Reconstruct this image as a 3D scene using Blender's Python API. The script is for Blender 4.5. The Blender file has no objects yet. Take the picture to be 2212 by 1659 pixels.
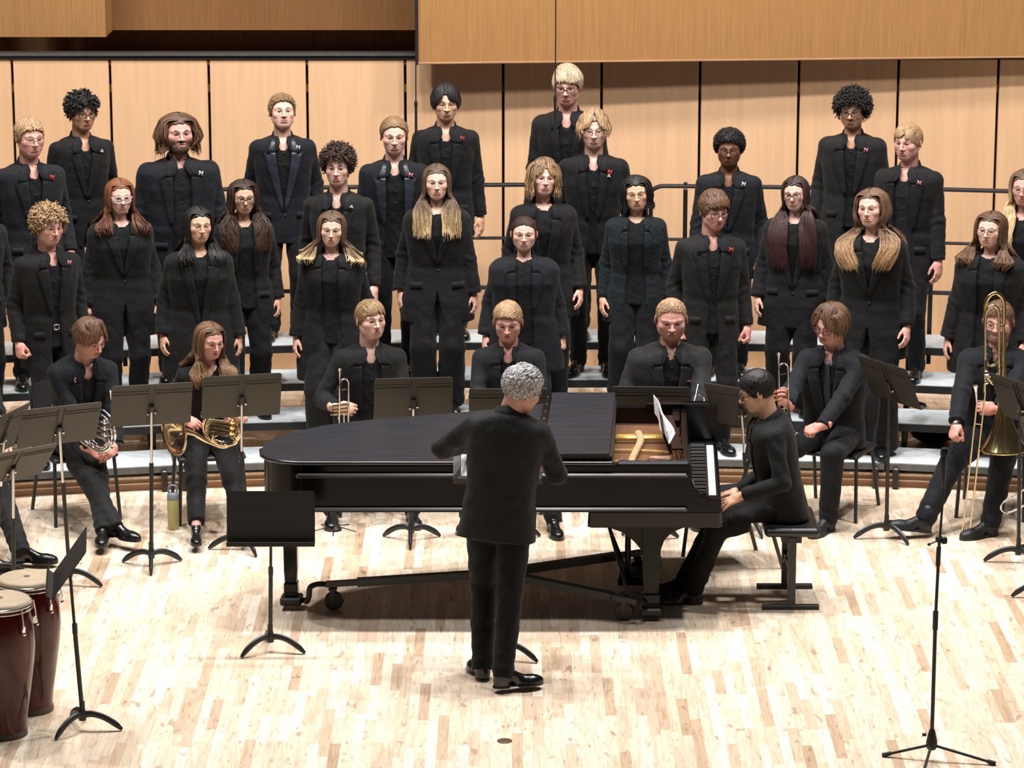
import bpy, math, random
import numpy as np
from mathutils import Vector, Matrix, Euler

# ------------------------------------------------------------------ camera, world, lights, exposure
SC = bpy.context.scene
COL = SC.collection
W_PX, H_PX, F_PX = 2212.0, 1659.0, 7000.0
CAM_Z, PITCH = 5.75, math.radians(13.0)
cam_data = bpy.data.cameras.new('camera')
cam = bpy.data.objects.new('camera', cam_data)
COL.objects.link(cam)
cam_data.sensor_fit = 'HORIZONTAL'
cam_data.sensor_width = 36.0
cam_data.lens = 36.0 * F_PX / W_PX
cam_data.clip_end = 200
cam.location = (0, 0, CAM_Z)
cam.rotation_euler = (math.radians(90) - PITCH, 0, 0)
SC.camera = cam
SC.view_settings.view_transform = 'Standard'
SC.view_settings.look = 'None'
SC.view_settings.gamma = 1
SC.view_settings.use_curve_mapping = False
SC.view_settings.exposure = 0.0
SC.cycles.max_bounces = 6
SC.cycles.diffuse_bounces = 3
SC.cycles.glossy_bounces = 3
SC.cycles.transmission_bounces = 4
SC.cycles.transparent_max_bounces = 8

world = bpy.data.worlds.new('hall')
SC.world = world
world.use_nodes = True
world.node_tree.nodes['Background'].inputs[0].default_value = (1.0, 0.93, 0.86, 1)
world.node_tree.nodes['Background'].inputs[1].default_value = 0.035

def area(name, loc, target, size, power, col=(1, 0.97, 0.93), spread=180):
    d = bpy.data.lights.new(name, 'AREA')
    d.shape = 'DISK'; d.size = size; d.energy = power; d.color = col
    d.spread = math.radians(spread)
    o = bpy.data.objects.new(name, d); COL.objects.link(o)
    o.location = loc
    o.rotation_euler = (Vector(target) - Vector(loc)).to_track_quat('-Z', 'Y').to_euler()
    return o
# stage downlights in rows over the platform
for i, x in enumerate((-4.6, -1.5, 1.5, 4.6)):
    area('stage_light', (x, 19.3, 9.6), (x * 0.95, 19.2, 0), 0.40, 272, (1.0, 0.965, 0.93), 150)
for i, x in enumerate((-3.2, 0.0, 3.2)):
    area('stage_light', (x, 21.1, 9.4), (x * 0.95, 22.0, 0), 0.9, 190, (1.0, 0.96, 0.92), 150)
for i, x in enumerate((-4.4, 0.3, 4.4)):
    area('stage_light', (x, 16.6, 9.8), (x * 0.8, 22.6, 0.8), 0.9, 80, (1.0, 0.95, 0.94), 110)

# ------------------------------------------------------------------ projection helpers
SP, CP = math.sin(PITCH), math.cos(PITCH)
def ray(px, py):
    a = (px - W_PX / 2) / F_PX; b = (H_PX / 2 - py) / F_PX
    return a, CP + b * SP, -SP + b * CP
def P(px, py, Y):
    a, dy, dz = ray(px, py); t = Y / dy
    return Vector((a * t, Y, CAM_Z + dz * t))
def G(px, py, z=0.0):
    a, dy, dz = ray(px, py); t = (z - CAM_Z) / dz
    return Vector((a * t, dy * t, z))

# ------------------------------------------------------------------ tagging
def tag(o, label=None, cat=None, group=None, kind=None):
    if label: o['label'] = label
    if cat: o['category'] = cat
    if group: o['group'] = group
    if kind: o['kind'] = kind
    return o
def empty(name, loc=(0, 0, 0), rz=0.0, label=None, cat=None, group=None):
    o = bpy.data.objects.new(name, None); COL.objects.link(o)
    o.empty_display_size = 0.1
    o.location = loc; o.rotation_euler = (0, 0, rz)
    return tag(o, label, cat, group)
def kids(o):
    return [c for c in bpy.data.objects if c.parent == o]
def copy_tree(o, parent=None):
    c = o.copy(); COL.objects.link(c); c.parent = parent
    for ch in kids(o): copy_tree(ch, c)
    return c

# ------------------------------------------------------------------ materials
def lin(c):
    return tuple(((v / 255.0) / 12.92 if v <= 10 else (((v / 255.0) + 0.055) / 1.055) ** 2.4) for v in c)
MATS = {}
def pm(name, col, rough=0.5, metal=0.0, var=0.12, scale=20.0, bump=0.0, bscale=60.0, spec=0.5, coat=0.0, sheen=0.0, attr=None, stretch=(1, 1, 1), emit=None):
    if name in MATS: return MATS[name]
    m = bpy.data.materials.new(name); m.use_nodes = True
    nt = m.node_tree; N = nt.nodes; L = nt.links
    b = N['Principled BSDF']
    b.inputs['Roughness'].default_value = rough
    b.inputs['Metallic'].default_value = metal
    b.inputs['Specular IOR Level'].default_value = spec
    b.inputs['Coat Weight'].default_value = coat
    b.inputs['Coat Roughness'].default_value = 0.08
    b.inputs['Sheen Weight'].default_value = sheen
    b.inputs['Sheen Roughness'].default_value = 0.6
    tc = N.new('ShaderNodeTexCoord'); mp = N.new('ShaderNodeMapping')
    mp.inputs['Scale'].default_value = stretch
    L.new(tc.outputs['Object'], mp.inputs['Vector'])
    n = N.new('ShaderNodeTexNoise'); n.inputs['Scale'].default_value = scale; n.inputs['Detail'].default_value = 3
    L.new(mp.outputs[0], n.inputs['Vector'])
    mr = N.new('ShaderNodeMapRange'); mr.inputs['From Min'].default_value = 0.3; mr.inputs['From Max'].default_value = 0.7
    mr.inputs['To Min'].default_value = 1 - var; mr.inputs['To Max'].default_value = 1 + var
    L.new(n.outputs['Fac'], mr.inputs['Value'])
    mx = N.new('ShaderNodeVectorMath'); mx.operation = 'SCALE'
    if attr:
        at = N.new('ShaderNodeAttribute'); at.attribute_name = attr
        L.new(at.outputs['Color'], mx.inputs[0])
    else:
        mx.inputs[0].default_value = col[:3]
    L.new(mr.outputs[0], mx.inputs['Scale'])
    L.new(mx.outputs[0], b.inputs['Base Color'])
    if bump > 0:
        n2 = N.new('ShaderNodeTexNoise'); n2.inputs['Scale'].default_value = bscale; n2.inputs['Detail'].default_value = 4
        L.new(mp.outputs[0], n2.inputs['Vector'])
        bp = N.new('ShaderNodeBump'); bp.inputs['Strength'].default_value = bump; bp.inputs['Distance'].default_value = 0.01
        L.new(n2.outputs['Fac'], bp.inputs['Height']); L.new(bp.outputs[0], b.inputs['Normal'])
    if emit:
        b.inputs['Emission Color'].default_value = (*col, 1); b.inputs['Emission Strength'].default_value = emit
    MATS[name] = m
    return m

def wood_floor():
    m = bpy.data.materials.new('maple_floor'); m.use_nodes = True
    nt = m.node_tree; N = nt.nodes; L = nt.links; b = N['Principled BSDF']
    def math_(op, a, c=None, d=None):
        n = N.new('ShaderNodeMath'); n.operation = op
        for i, v in enumerate((a, c, d)):
            if v is None: continue
            if isinstance(v, (int, float)): n.inputs[i].default_value = v
            else: L.new(v, n.inputs[i])
        return n.outputs[0]
    geo = N.new('ShaderNodeNewGeometry'); sep = N.new('ShaderNodeSeparateXYZ'); L.new(geo.outputs['Position'], sep.inputs[0])
    X, Y = sep.outputs[0], sep.outputs[1]
    xs = math_('DIVIDE', X, 0.057)
    row = math_('FLOOR', xs); fx = math_('FRACT', xs)
    wn = N.new('ShaderNodeTexWhiteNoise'); wn.noise_dimensions = '1D'; L.new(row, wn.inputs['W'])
    ln = math_('MULTIPLY_ADD', wn.outputs['Value'], 0.45, 0.42)
    off = math_('MULTIPLY', wn.outputs['Value'], 37.3)
    ys = math_('ADD', math_('DIVIDE', Y, ln), off)
    seg = math_('FLOOR', ys); fy = math_('FRACT', ys)
    cmb = N.new('ShaderNodeCombineXYZ'); L.new(row, cmb.inputs[0]); L.new(seg, cmb.inputs[1])
    wn2 = N.new('ShaderNodeTexWhiteNoise'); wn2.noise_dimensions = '3D'; L.new(cmb.outputs[0], wn2.inputs['Vector'])
    ramp = N.new('ShaderNodeValToRGB'); L.new(wn2.outputs['Value'], ramp.inputs[0])
    e = ramp.color_ramp.elements
    e[0].position = 0.0; e[0].color = (*FL[0], 1)
    e[1].position = 1.0; e[1].color = (*FL[4], 1)
    for p_, c_ in ((0.10, FL[1]), (0.35, FL[2]), (0.78, FL[3])):
        q = e.new(p_); q.color = (*c_, 1)
    # grain, stretched along the strip, shifted per board
    sh = N.new('ShaderNodeCombineXYZ')
    L.new(math_('MULTIPLY', X, 46.0), sh.inputs[0]); L.new(math_('MULTIPLY_ADD', Y, 3.4, math_('MULTIPLY', wn2.outputs['Value'], 50.0)), sh.inputs[1])
    L.new(math_('MULTIPLY', wn2.outputs['Value'], 91.0), sh.inputs[2])
    ng = N.new('ShaderNodeTexNoise'); ng.inputs['Scale'].default_value = 1.0; ng.inputs['Detail'].default_value = 5; ng.inputs['Distortion'].default_value = 1.6
    L.new(sh.outputs[0], ng.inputs['Vector'])
    r2 = N.new('ShaderNodeValToRGB'); L.new(ng.outputs['Fac'], r2.inputs[0])
    r2.color_ramp.elements[0].position = 0.33; r2.color_ramp.elements[0].color = (0.60, 0.47, 0.36, 1)
    r2.color_ramp.elements[1].position = 0.53; r2.color_ramp.elements[1].color = (1, 1, 1, 1)
    # mineral streaks
    sh2 = N.new('ShaderNodeCombineXYZ'); L.new(math_('MULTIPLY', X, 16.0), sh2.inputs[0]); L.new(math_('MULTIPLY_ADD', Y, 5.0, math_('MULTIPLY', row, 7.7)), sh2.inputs[1])
    nk = N.new('ShaderNodeTexNoise'); nk.inputs['Scale'].default_value = 1.3; nk.inputs['Detail'].default_value = 6; nk.inputs['Distortion'].default_value = 0.8
    L.new(sh2.outputs[0], nk.inputs['Vector'])
    r3 = N.new('ShaderNodeValToRGB'); L.new(nk.outputs['Fac'], r3.inputs[0])
    r3.color_ramp.elements[0].position = 0.31; r3.color_ramp.elements[0].color = (0.42, 0.28, 0.2, 1)
    r3.color_ramp.elements[1].position = 0.39; r3.color_ramp.elements[1].color = (1, 1, 1, 1)
    def mul(a_, b_, f=1.0):
        n = N.new('ShaderNodeMix'); n.data_type = 'RGBA'; n.blend_type = 'MULTIPLY'; n.inputs['Factor'].default_value = f
        L.new(a_, n.inputs['A']); L.new(b_, n.inputs['B']); return n.outputs['Result']
    c = mul(ramp.outputs[0], r2.outputs[0], 0.50); c = mul(c, r3.outputs[0], 0.6)
    # joints
    ex = math_('LESS_THAN', math_('ABSOLUTE', math_('SUBTRACT', fx, 0.5)), 0.485)
    ey = math_('LESS_THAN', math_('ABSOLUTE', math_('SUBTRACT', fy, 0.5)), 0.497)
    j = math_('MULTIPLY_ADD', math_('MULTIPLY', ex, ey), 0.22, 0.78)
    cj = N.new('ShaderNodeCombineColor'); [L.new(j, cj.inputs[i]) for i in range(3)]
    c = mul(c, cj.outputs[0])
    L.new(c, b.inputs['Base Color'])
    b.inputs['Roughness'].default_value = 0.42
    b.inputs['Specular IOR Level'].default_value = 0.35
    return m
FL = [(0.50, 0.36, 0.245), (0.64, 0.495, 0.36), (0.74, 0.61, 0.47), (0.79, 0.675, 0.535), (0.87, 0.78, 0.66)]

def veneer(name, col, var=0.1, sx=30.0, sz=1.5, rough=0.45):
    m = bpy.data.materials.new(name); m.use_nodes = True
    nt = m.node_tree; N = nt.nodes; L = nt.links; b = N['Principled BSDF']
    tc = N.new('ShaderNodeTexCoord'); mp = N.new('ShaderNodeMapping'); mp.inputs['Scale'].default_value = (sx, sx, sz)
    L.new(tc.outputs['Object'], mp.inputs[0])
    n = N.new('ShaderNodeTexNoise'); n.inputs['Scale'].default_value = 1; n.inputs['Detail'].default_value = 6; n.inputs['Distortion'].default_value = 0.4
    L.new(mp.outputs[0], n.inputs['Vector'])
    n3 = N.new('ShaderNodeTexNoise'); n3.inputs['Scale'].default_value = 220; n3.inputs['Detail'].default_value = 2
    L.new(tc.outputs['Object'], n3.inputs['Vector'])
    ad = N.new('ShaderNodeMath'); ad.operation = 'MULTIPLY_ADD'; L.new(n3.outputs['Fac'], ad.inputs[0]); ad.inputs[1].default_value = 0.35; L.new(n.outputs['Fac'], ad.inputs[2])
    r = N.new('ShaderNodeValToRGB'); L.new(ad.outputs[0], r.inputs[0])
    r.color_ramp.elements[0].position = 0.45; r.color_ramp.elements[0].color = (*[c * (1 - var * 1.6) for c in col], 1)
    r.color_ramp.elements[1].position = 0.9; r.color_ramp.elements[1].color = (*[min(1, c * (1 + var)) for c in col], 1)
    L.new(r.outputs[0], b.inputs['Base Color'])
    b.inputs['Roughness'].default_value = rough
    b.inputs['Specular IOR Level'].default_value = 0.3
    MATS[name] = m
    return m

# ------------------------------------------------------------------ plain mesh builder
def raw_mesh(name, V, F, mats, parent=None, smooth=True, fm=None, loc=None, rot=None, colors=None):
    """V (n,3); F: int array of quads (m,4) or a list of faces"""
    me = bpy.data.meshes.new(name)
    V = np.asarray(V, dtype=np.float32)
    me.vertices.add(len(V)); me.vertices.foreach_set('co', V.ravel())
    if isinstance(F, np.ndarray):
        k = F.shape[1]; flat = F.ravel().astype(np.int32); cnt = np.full(len(F), k, np.int32)
    else:
        cnt = np.array([len(f) for f in F], np.int32)
        flat = np.fromiter((i for f in F for i in f), np.int32)
    st = np.zeros(len(cnt), np.int32); st[1:] = np.cumsum(cnt)[:-1]
    me.loops.add(len(flat)); me.loops.foreach_set('vertex_index', flat)
    me.polygons.add(len(cnt)); me.polygons.foreach_set('loop_start', st)
    if fm is not None: me.polygons.foreach_set('material_index', np.asarray(fm, np.int32))
    me.polygons.foreach_set('use_smooth', np.full(len(cnt), bool(smooth)))
    for m in (mats if isinstance(mats, (list, tuple)) else [mats]): me.materials.append(m)
    if colors is not None:
        a = me.color_attributes.new('col', 'FLOAT_COLOR', 'POINT')
        c4 = np.ones((len(V), 4), np.float32); c4[:, :3] = colors
        a.data.foreach_set('color', c4.ravel())
    me.update(calc_edges=True); me.validate()
    o = bpy.data.objects.new(name, me); COL.objects.link(o)
    if parent: o.parent = parent
    if loc is not None: o.location = loc
    if rot is not None: o.rotation_euler = rot
    return o

class MB:
    def __init__(s): s.V = []; s.F = []; s.M = []; s.cur = 0
    def add(s, vs, fs):
        k = len(s.V); s.V += [tuple(v) for v in vs]; s.F += [[i + k for i in f] for f in fs]; s.M += [s.cur] * len(fs); return s
    def box(s, c, d, rot=None, bev=0.0):
        hx, hy, hz = d[0] / 2, d[1] / 2, d[2] / 2
        if bev <= 0:
            vs = [Vector((x, y, z)) for x in (-hx, hx) for y in (-hy, hy) for z in (-hz, hz)]
            fs = [(0, 1, 3, 2), (4, 6, 7, 5), (0, 4, 5, 1), (2, 3, 7, 6), (0, 2, 6, 4), (1, 5, 7, 3)]
        else:
            b = min(bev, hx * .9, hy * .9, hz * .9)
            bm_v = []; idx = {}
            for sx in (-1, 1):
                for sy in (-1, 1):
                    for sz in (-1, 1):
                        for ax in range(3):
                            v = [sx * (hx - b), sy * (hy - b), sz * (hz - b)]
                            v[ax] = (sx, sy, sz)[ax] * (hx, hy, hz)[ax]
                            idx[(sx, sy, sz, ax)] = len(bm_v); bm_v.append(Vector(v))
            vs = bm_v; fs = []
            S = (-1, 1)
            for q in S:
                fs.append([idx[(q, a_, b_, 0)] for a_, b_ in ((-1, -1), (1, -1), (1, 1), (-1, 1))][::(1 if q > 0 else -1)])
                fs.append([idx[(a_, q, b_, 1)] for a_, b_ in ((-1, -1), (1, -1), (1, 1), (-1, 1))][::(-1 if q > 0 else 1)])
                fs.append([idx[(a_, b_, q, 2)] for a_, b_ in ((-1, -1), (1, -1), (1, 1), (-1, 1))][::(1 if q > 0 else -1)])
            for a_ in S:
                for b_ in S:
                    fs.append([idx[(a_, b_, -1, 0)], idx[(a_, b_, 1, 0)], idx[(a_, b_, 1, 1)], idx[(a_, b_, -1, 1)]][::(1 if a_ * b_ < 0 else -1)])
                    fs.append([idx[(a_, -1, b_, 0)], idx[(a_, 1, b_, 0)], idx[(a_, 1, b_, 2)], idx[(a_, -1, b_, 2)]][::(1 if a_ * b_ > 0 else -1)])
                    fs.append([idx[(-1, a_, b_, 1)], idx[(1, a_, b_, 1)], idx[(1, a_, b_, 2)], idx[(-1, a_, b_, 2)]][::(-1 if a_ * b_ > 0 else 1)])
                    for c_ in S:
                        f = [idx[(a_, b_, c_, 0)], idx[(a_, b_, c_, 1)], idx[(a_, b_, c_, 2)]]
                        fs.append(f if a_ * b_ * c_ > 0 else f[::-1])
        if rot is not None:
            R = rot if isinstance(rot, Matrix) else Euler(rot).to_matrix()
            vs = [R @ v for v in vs]
        c = Vector(c)
        return s.add([v + c for v in vs], fs)
    def tube(s, pts, r, n=10, caps=True, closed=False, flat=None, up=None):
        pts = [Vector(p) for p in pts]; m = len(pts)
        rs = r if isinstance(r, (list, tuple)) else [r] * m
        T = []
        for i in range(m):
            a = pts[(i - 1) % m] if (closed or i > 0) else pts[i]
            b = pts[(i + 1) % m] if (closed or i < m - 1) else pts[i]
            t = (b - a); T.append(t.normalized() if t.length > 1e-9 else Vector((0, 0, 1)))
        u = Vector(up) if up is not None else (Vector((0, 0, 1)) if abs(T[0].z) < 0.9 else Vector((1, 0, 0)))
        u = (u - T[0] * u.dot(T[0])).normalized()
        vs = []
        for i in range(m):
            u = (u - T[i] * u.dot(T[i]))
            u = u.normalized() if u.length > 1e-6 else T[i].orthogonal().normalized()
            w = T[i].cross(u)
            fl = flat if flat else 1.0
            for k in range(n):
                a = 2 * math.pi * k / n
                vs.append(pts[i] + u * (math.cos(a) * rs[i]) + w * (math.sin(a) * rs[i] * fl))
        fs = []
        for i in range(m if closed else m - 1):
            j = (i + 1) % m
            for k in range(n):
                l = (k + 1) % n
                fs.append((i * n + k, i * n + l, j * n + l, j * n + k))
        if caps and not closed:
            fs.append(tuple(range(n))[::-1]); fs.append(tuple((m - 1) * n + k for k in range(n)))
        return s.add(vs, fs)
    def lathe(s, prof, n=24, M=None, close=True):
        """prof: list of (r, z); axis z; M optional matrix"""
        vs = []; fs = []
        for r, z in prof:
            for k in range(n):
                a = 2 * math.pi * k / n
                vs.append(Vector((r * math.cos(a), r * math.sin(a), z)))
        for i in range(len(prof) - 1):
            for k in range(n):
                l = (k + 1) % n
                fs.append((i * n + k, i * n + l, (i + 1) * n + l, (i + 1) * n + k))
        if close:
            if prof[0][0] > 1e-4: fs.append(tuple(range(n))[::-1])
            if prof[-1][0] > 1e-4: fs.append(tuple((len(prof) - 1) * n + k for k in range(n)))
        if M is not None: vs = [M @ v for v in vs]
        return s.add(vs, fs)
    def prism(s, poly, z0, z1, M=None):
        """poly: list of (x,y) counter-clockwise, extruded in z"""
        n = len(poly)
        vs = [Vector((x, y, z0)) for x, y in poly] + [Vector((x, y, z1)) for x, y in poly]
        fs = [tuple(range(n))[::-1], tuple(range(n, 2 * n))] + [(i, (i + 1) % n, n + (i + 1) % n, n + i) for i in range(n)]
        if M is not None: vs = [M @ v for v in vs]
        return s.add(vs, fs)
    def sphere(s, c, r, n=12, m=8):
        c = Vector(c); r = Vector(r) if not isinstance(r, (int, float)) else Vector((r, r, r))
        vs = [c + Vector((0, 0, -r.z))]
        for i in range(1, m):
            ph = -math.pi / 2 + math.pi * i / m
            for k in range(n):
                a = 2 * math.pi * k / n
                vs.append(c + Vector((r.x * math.cos(ph) * math.cos(a), r.y * math.cos(ph) * math.sin(a), r.z * math.sin(ph))))
        vs.append(c + Vector((0, 0, r.z))); fs = []
        for k in range(n): fs.append((0, 1 + (k + 1) % n, 1 + k))
        for i in range(m - 2):
            for k in range(n):
                l = (k + 1) % n
                fs.append((1 + i * n + k, 1 + i * n + l, 1 + (i + 1) * n + l, 1 + (i + 1) * n + k))
        b = 1 + (m - 2) * n
        for k in range(n): fs.append((b + k, b + (k + 1) % n, len(vs) - 1))
        return s.add(vs, fs)
    def build(s, name, mats, parent=None, smooth=False, loc=None, rot=None, bevel=0.0):
        o = raw_mesh(name, s.V, s.F, mats, parent, smooth, s.M, loc, rot)
        if smooth == 'auto' or smooth is True:
            try: o.data.set_sharp_from_angle(angle=math.radians(40))
            except Exception: pass
        if bevel > 0:
            b = o.modifiers.new('bevel', 'BEVEL'); b.width = bevel; b.segments = 2; b.limit_method = 'ANGLE'
        return o
def frame(o, z, x=None):
    """4x4 matrix with local z along z, placed at o"""
    z = Vector(z).normalized(); x = Vector(x) if x is not None else (Vector((1, 0, 0)) if abs(z.x) < 0.9 else Vector((0, 1, 0)))
    x = (x - z * x.dot(z)).normalized(); y = z.cross(x)
    return Matrix(((x.x, y.x, z.x, o[0]), (x.y, y.y, z.y, o[1]), (x.z, y.z, z.z, o[2]), (0, 0, 0, 1)))
def smooth_path(pts, k=6, closed=False):
    pts = [Vector(p) for p in pts]; n = len(pts); out = []
    for i in range(n if closed else n - 1):
        g = lambda j: pts[j % n] if closed else pts[max(0, min(n - 1, j))]
        a, b, c, d = g(i - 1), g(i), g(i + 1), g(i + 2)
        for q in range(k):
            t = q / k
            out.append(0.5 * ((2 * b) + (c - a) * t + (2 * a - 5 * b + 4 * c - d) * t * t + (3 * b - a - 3 * c + d) * t ** 3))
    if not closed: out.append(pts[-1])
    return out
# ------------------------------------------------------------------ implicit surfaces meshed with surface nets
f32 = np.float32
def V3(*a): return np.array(a, dtype=f32)
def nrm(a): return np.sqrt(np.einsum('ij,ij->i', a, a))
def rc(P_, a, b, ra, rb):
    a = np.asarray(a, f32); b = np.asarray(b, f32); ba = b - a
    pa = P_ - a; t = np.clip(pa @ ba / max(float(ba @ ba), 1e-9), 0, 1)
    return nrm(pa - t[:, None] * ba) - (ra + (rb - ra) * t)
def el(P_, c, r):
    q = P_ - np.asarray(c, f32); r = np.asarray(r, f32)
    k0 = nrm(q / r); k1 = nrm(q / (r * r))
    return k0 * (k0 - 1) / np.maximum(k1, 1e-6)
def smin(a, b, k):
    h = np.clip(0.5 + 0.5 * (b - a) / k, 0, 1)
    return b + (a - b) * h - k * h * (1 - h)
def smax(a, b, k): return -smin(-a, -b, k)
def wob(P_, fr, seed):
    a = P_ * fr
    return (np.sin(a[:, 0] + 1.7 * np.sin(a[:, 2] * 0.7 + seed) + seed) * np.sin(a[:, 2] * 0.9 + seed * 2.1 + 1.3 * np.sin(a[:, 1])) +
            0.5 * np.sin(a[:, 0] * 2.1 + a[:, 2] * 1.7 + seed * 3.3) * np.sin(a[:, 1] * 2.3 + seed))

def sdf_mesh(f, lo, hi, h, B=6, slack=1.35):
    lo = np.asarray(lo, f32); hi = np.asarray(hi, f32)
    n = (np.ceil((hi - lo) / h / B).astype(int) * B) + 1
    nb = (n - 1) // B
    bx = [lo[i] + (np.arange(nb[i], dtype=f32) + 0.5) * B * h for i in range(3)]
    C = np.stack(np.meshgrid(*bx, indexing='ij'), -1).reshape(-1, 3).astype(f32)
    d = f(C)
    rad = B * h * 0.87 * slack + h
    act = np.abs(d) < rad
    val = np.empty(tuple(n), f32)
    sgn = np.where(d < 0, -1.0, 1.0).astype(f32).reshape(nb)
    v = np.repeat(np.repeat(np.repeat(sgn, B, 0), B, 1), B, 2)
    val[:] = 1.0
    val[:v.shape[0], :v.shape[1], :v.shape[2]] = v
    ids = np.argwhere(act.reshape(nb))
    if len(ids) == 0: return np.zeros((0, 3), f32), np.zeros((0, 4), int)
    o = np.stack(np.meshgrid(*[np.arange(B + 1)] * 3, indexing='ij'), -1).reshape(-1, 3)
    G_ = (ids[:, None, :] * B + o[None]).reshape(-1, 3)
    lin_ = np.unique((G_[:, 0] * n[1] + G_[:, 1]) * n[2] + G_[:, 2])
    gx = lin_ // (n[1] * n[2]); gy = (lin_ // n[2]) % n[1]; gz = lin_ % n[2]
    pts = np.stack([lo[0] + gx * h, lo[1] + gy * h, lo[2] + gz * h], -1).astype(f32)
    val.reshape(-1)[lin_] = f(pts)
    val[0] = val[-1] = 1; val[:, 0] = val[:, -1] = 1; val[:, :, 0] = val[:, :, -1] = 1
    ins = val < 0
    s = np.zeros(tuple(n - 1), np.int8)
    for i in (0, 1):
        for j in (0, 1):
            for k in (0, 1):
                s += ins[i:n[0] - 1 + i, j:n[1] - 1 + j, k:n[2] - 1 + k]
    cells = np.argwhere((s > 0) & (s < 8))
    idx = np.full(tuple(n - 1), -1, np.int64)
    idx[cells[:, 0], cells[:, 1], cells[:, 2]] = np.arange(len(cells))
    corner = {}
    for i in (0, 1):
        for j in (0, 1):
            for k in (0, 1):
                corner[(i, j, k)] = val[cells[:, 0] + i, cells[:, 1] + j, cells[:, 2] + k]
    acc = np.zeros((len(cells), 3), f32); cnt = np.zeros(len(cells), f32)
    for ax in range(3):
        for u in (0, 1):
            for w in (0, 1):
                a = [0, 0, 0]; a[(ax + 1) % 3] = u; a[(ax + 2) % 3] = w
                b = list(a); b[ax] = 1
                va, vb = corner[tuple(a)], corner[tuple(b)]
                m = (va < 0) != (vb < 0)
                t = np.where(m, va / np.where(m, va - vb, 1), 0)
                for q in range(3):
                    acc[:, q] += np.where(m, a[q] + (t if q == ax else 0), 0)
                cnt += m
    verts = lo + (cells + acc / np.maximum(cnt, 1)[:, None]) * h
    quads = []
    for ax in range(3):
        a1, a2 = (ax + 1) % 3, (ax + 2) % 3
        sl0 = [slice(1, n[q] - 1) for q in range(3)]; sl1 = list(sl0)
        sl0[ax] = slice(0, n[ax] - 1); sl1[ax] = slice(1, n[ax])
        A = ins[tuple(sl0)]; Bv = ins[tuple(sl1)]
        for flip, mask in ((False, A & ~Bv), (True, ~A & Bv)):
            e = np.argwhere(mask)
            if len(e) == 0: continue
            e = e + np.array([0 if q == ax else 1 for q in range(3)])
            def cc(d1, d2):
                q = e.copy(); q[:, a1] -= d1; q[:, a2] -= d2
                return idx[q[:, 0], q[:, 1], q[:, 2]]
            Q = np.stack([cc(1, 1), cc(0, 1), cc(0, 0), cc(1, 0)], 1)
            quads.append(Q[:, ::-1] if flip else Q)
    Q = np.concatenate(quads)
    Q = Q[(Q >= 0).all(1)]
    return verts.astype(f32), Q.astype(np.int64)

def rotz(a): c, s = math.cos(a), math.sin(a); return np.array([[c, -s, 0], [s, c, 0], [0, 0, 1]], f32)
def rotx(a): c, s = math.cos(a), math.sin(a); return np.array([[1, 0, 0], [0, c, -s], [0, s, c]], f32)
def roty(a): c, s = math.cos(a), math.sin(a); return np.array([[c, 0, s], [0, 1, 0], [-s, 0, c]], f32)
# ------------------------------------------------------------------ people
SKIN_T = {k: tuple(x * .84 for x in v) for k, v in {'fair': lin((232, 188, 170)), 'pink': lin((226, 170, 155)), 'tan': lin((205, 155, 125)), 'olive': lin((214, 170, 142)),
          'asian': lin((222, 178, 150)), 'brown': lin((140, 92, 66)), 'medium': lin((196, 146, 116))}.items()}
HAIR_C = {'black': (lin((22, 20, 22)), lin((30, 27, 28))), 'darkbrown': (lin((48, 34, 28)), lin((66, 46, 36))),
          'brown': (lin((86, 62, 46)), lin((112, 82, 58))), 'midbrown': (lin((100, 74, 52)), lin((128, 98, 68))),
          'blondtip': (lin((92, 72, 56)), lin((198, 170, 128))), 'wavytip': (lin((104, 78, 60)), lin((176, 142, 104))), 'blond': (lin((176, 142, 98)), lin((214, 184, 136))),
          'sand': (lin((142, 113, 84)), lin((184, 152, 114))), 'dirty': (lin((112, 88, 62)), lin((160, 130, 94))), 'ash': (lin((166, 146, 118)), lin((196, 178, 148))),
          'auburn': (lin((128, 78, 50)), lin((78, 46, 34))), 'grey': (lin((120, 118, 118)), lin((198, 196, 198))), 'burgundy': (lin((52, 40, 36)), lin((60, 34, 36))),
          'bald': (lin((160, 126, 100)), lin((184, 150, 120)))}
M_SKIN = pm('skin', (1, 1, 1), rough=0.5, var=0.05, scale=60, bump=0.04, bscale=300, spec=0.4, attr='col')
M_HAIR = pm('hair', (1, 1, 1), rough=0.45, var=0.3, scale=170, spec=0.4, attr='col', bump=0.25, bscale=420, stretch=(1, 1, .25))
M_EYEW = pm('eye_white', (0.75, 0.72, 0.70), rough=0.25, var=0.03)
M_IRIS = pm('eye_iris', (0.03, 0.02, 0.015), rough=0.15, var=0.1)
FAB = {}
def fabric(key):
    cols = {'black': (0.0052, 0.0052, 0.0058), 'navy': (0.0047, 0.0056, 0.0090), 'char': (0.0085, 0.0085, 0.0090), 'linen': (0.0045, 0.0088, 0.0118),
            'shirt': (0.0036, 0.0038, 0.0048), 'slate': (0.0066, 0.0076, 0.0105), 'pants': (0.0026, 0.0025, 0.0030), 'tee': (0.0032, 0.0034, 0.0042),
            'satin': (0.020, 0.024, 0.034), 'grey': (0.0120, 0.0120, 0.0138)}
    if key not in FAB:
        FAB[key] = pm('cloth_' + key, cols[key], rough=0.42 if key == 'satin' else 0.75, var=0.22, scale=9, bump=1.0, bscale=14 if key != 'linen' else 40,
                      spec=0.5 if key == 'satin' else 0.18, sheen=0.0 if key == 'satin' else 0.05)
    return FAB[key]
M_SHOE = pm('polished_black_leather', (0.008, 0.008, 0.009), rough=0.22, var=0.2, spec=0.6, bump=0.1, bscale=40)
M_BOOT = pm('dull_black_leather', (0.012, 0.013, 0.015), rough=0.5, var=0.2, bump=0.15, bscale=60)
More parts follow.
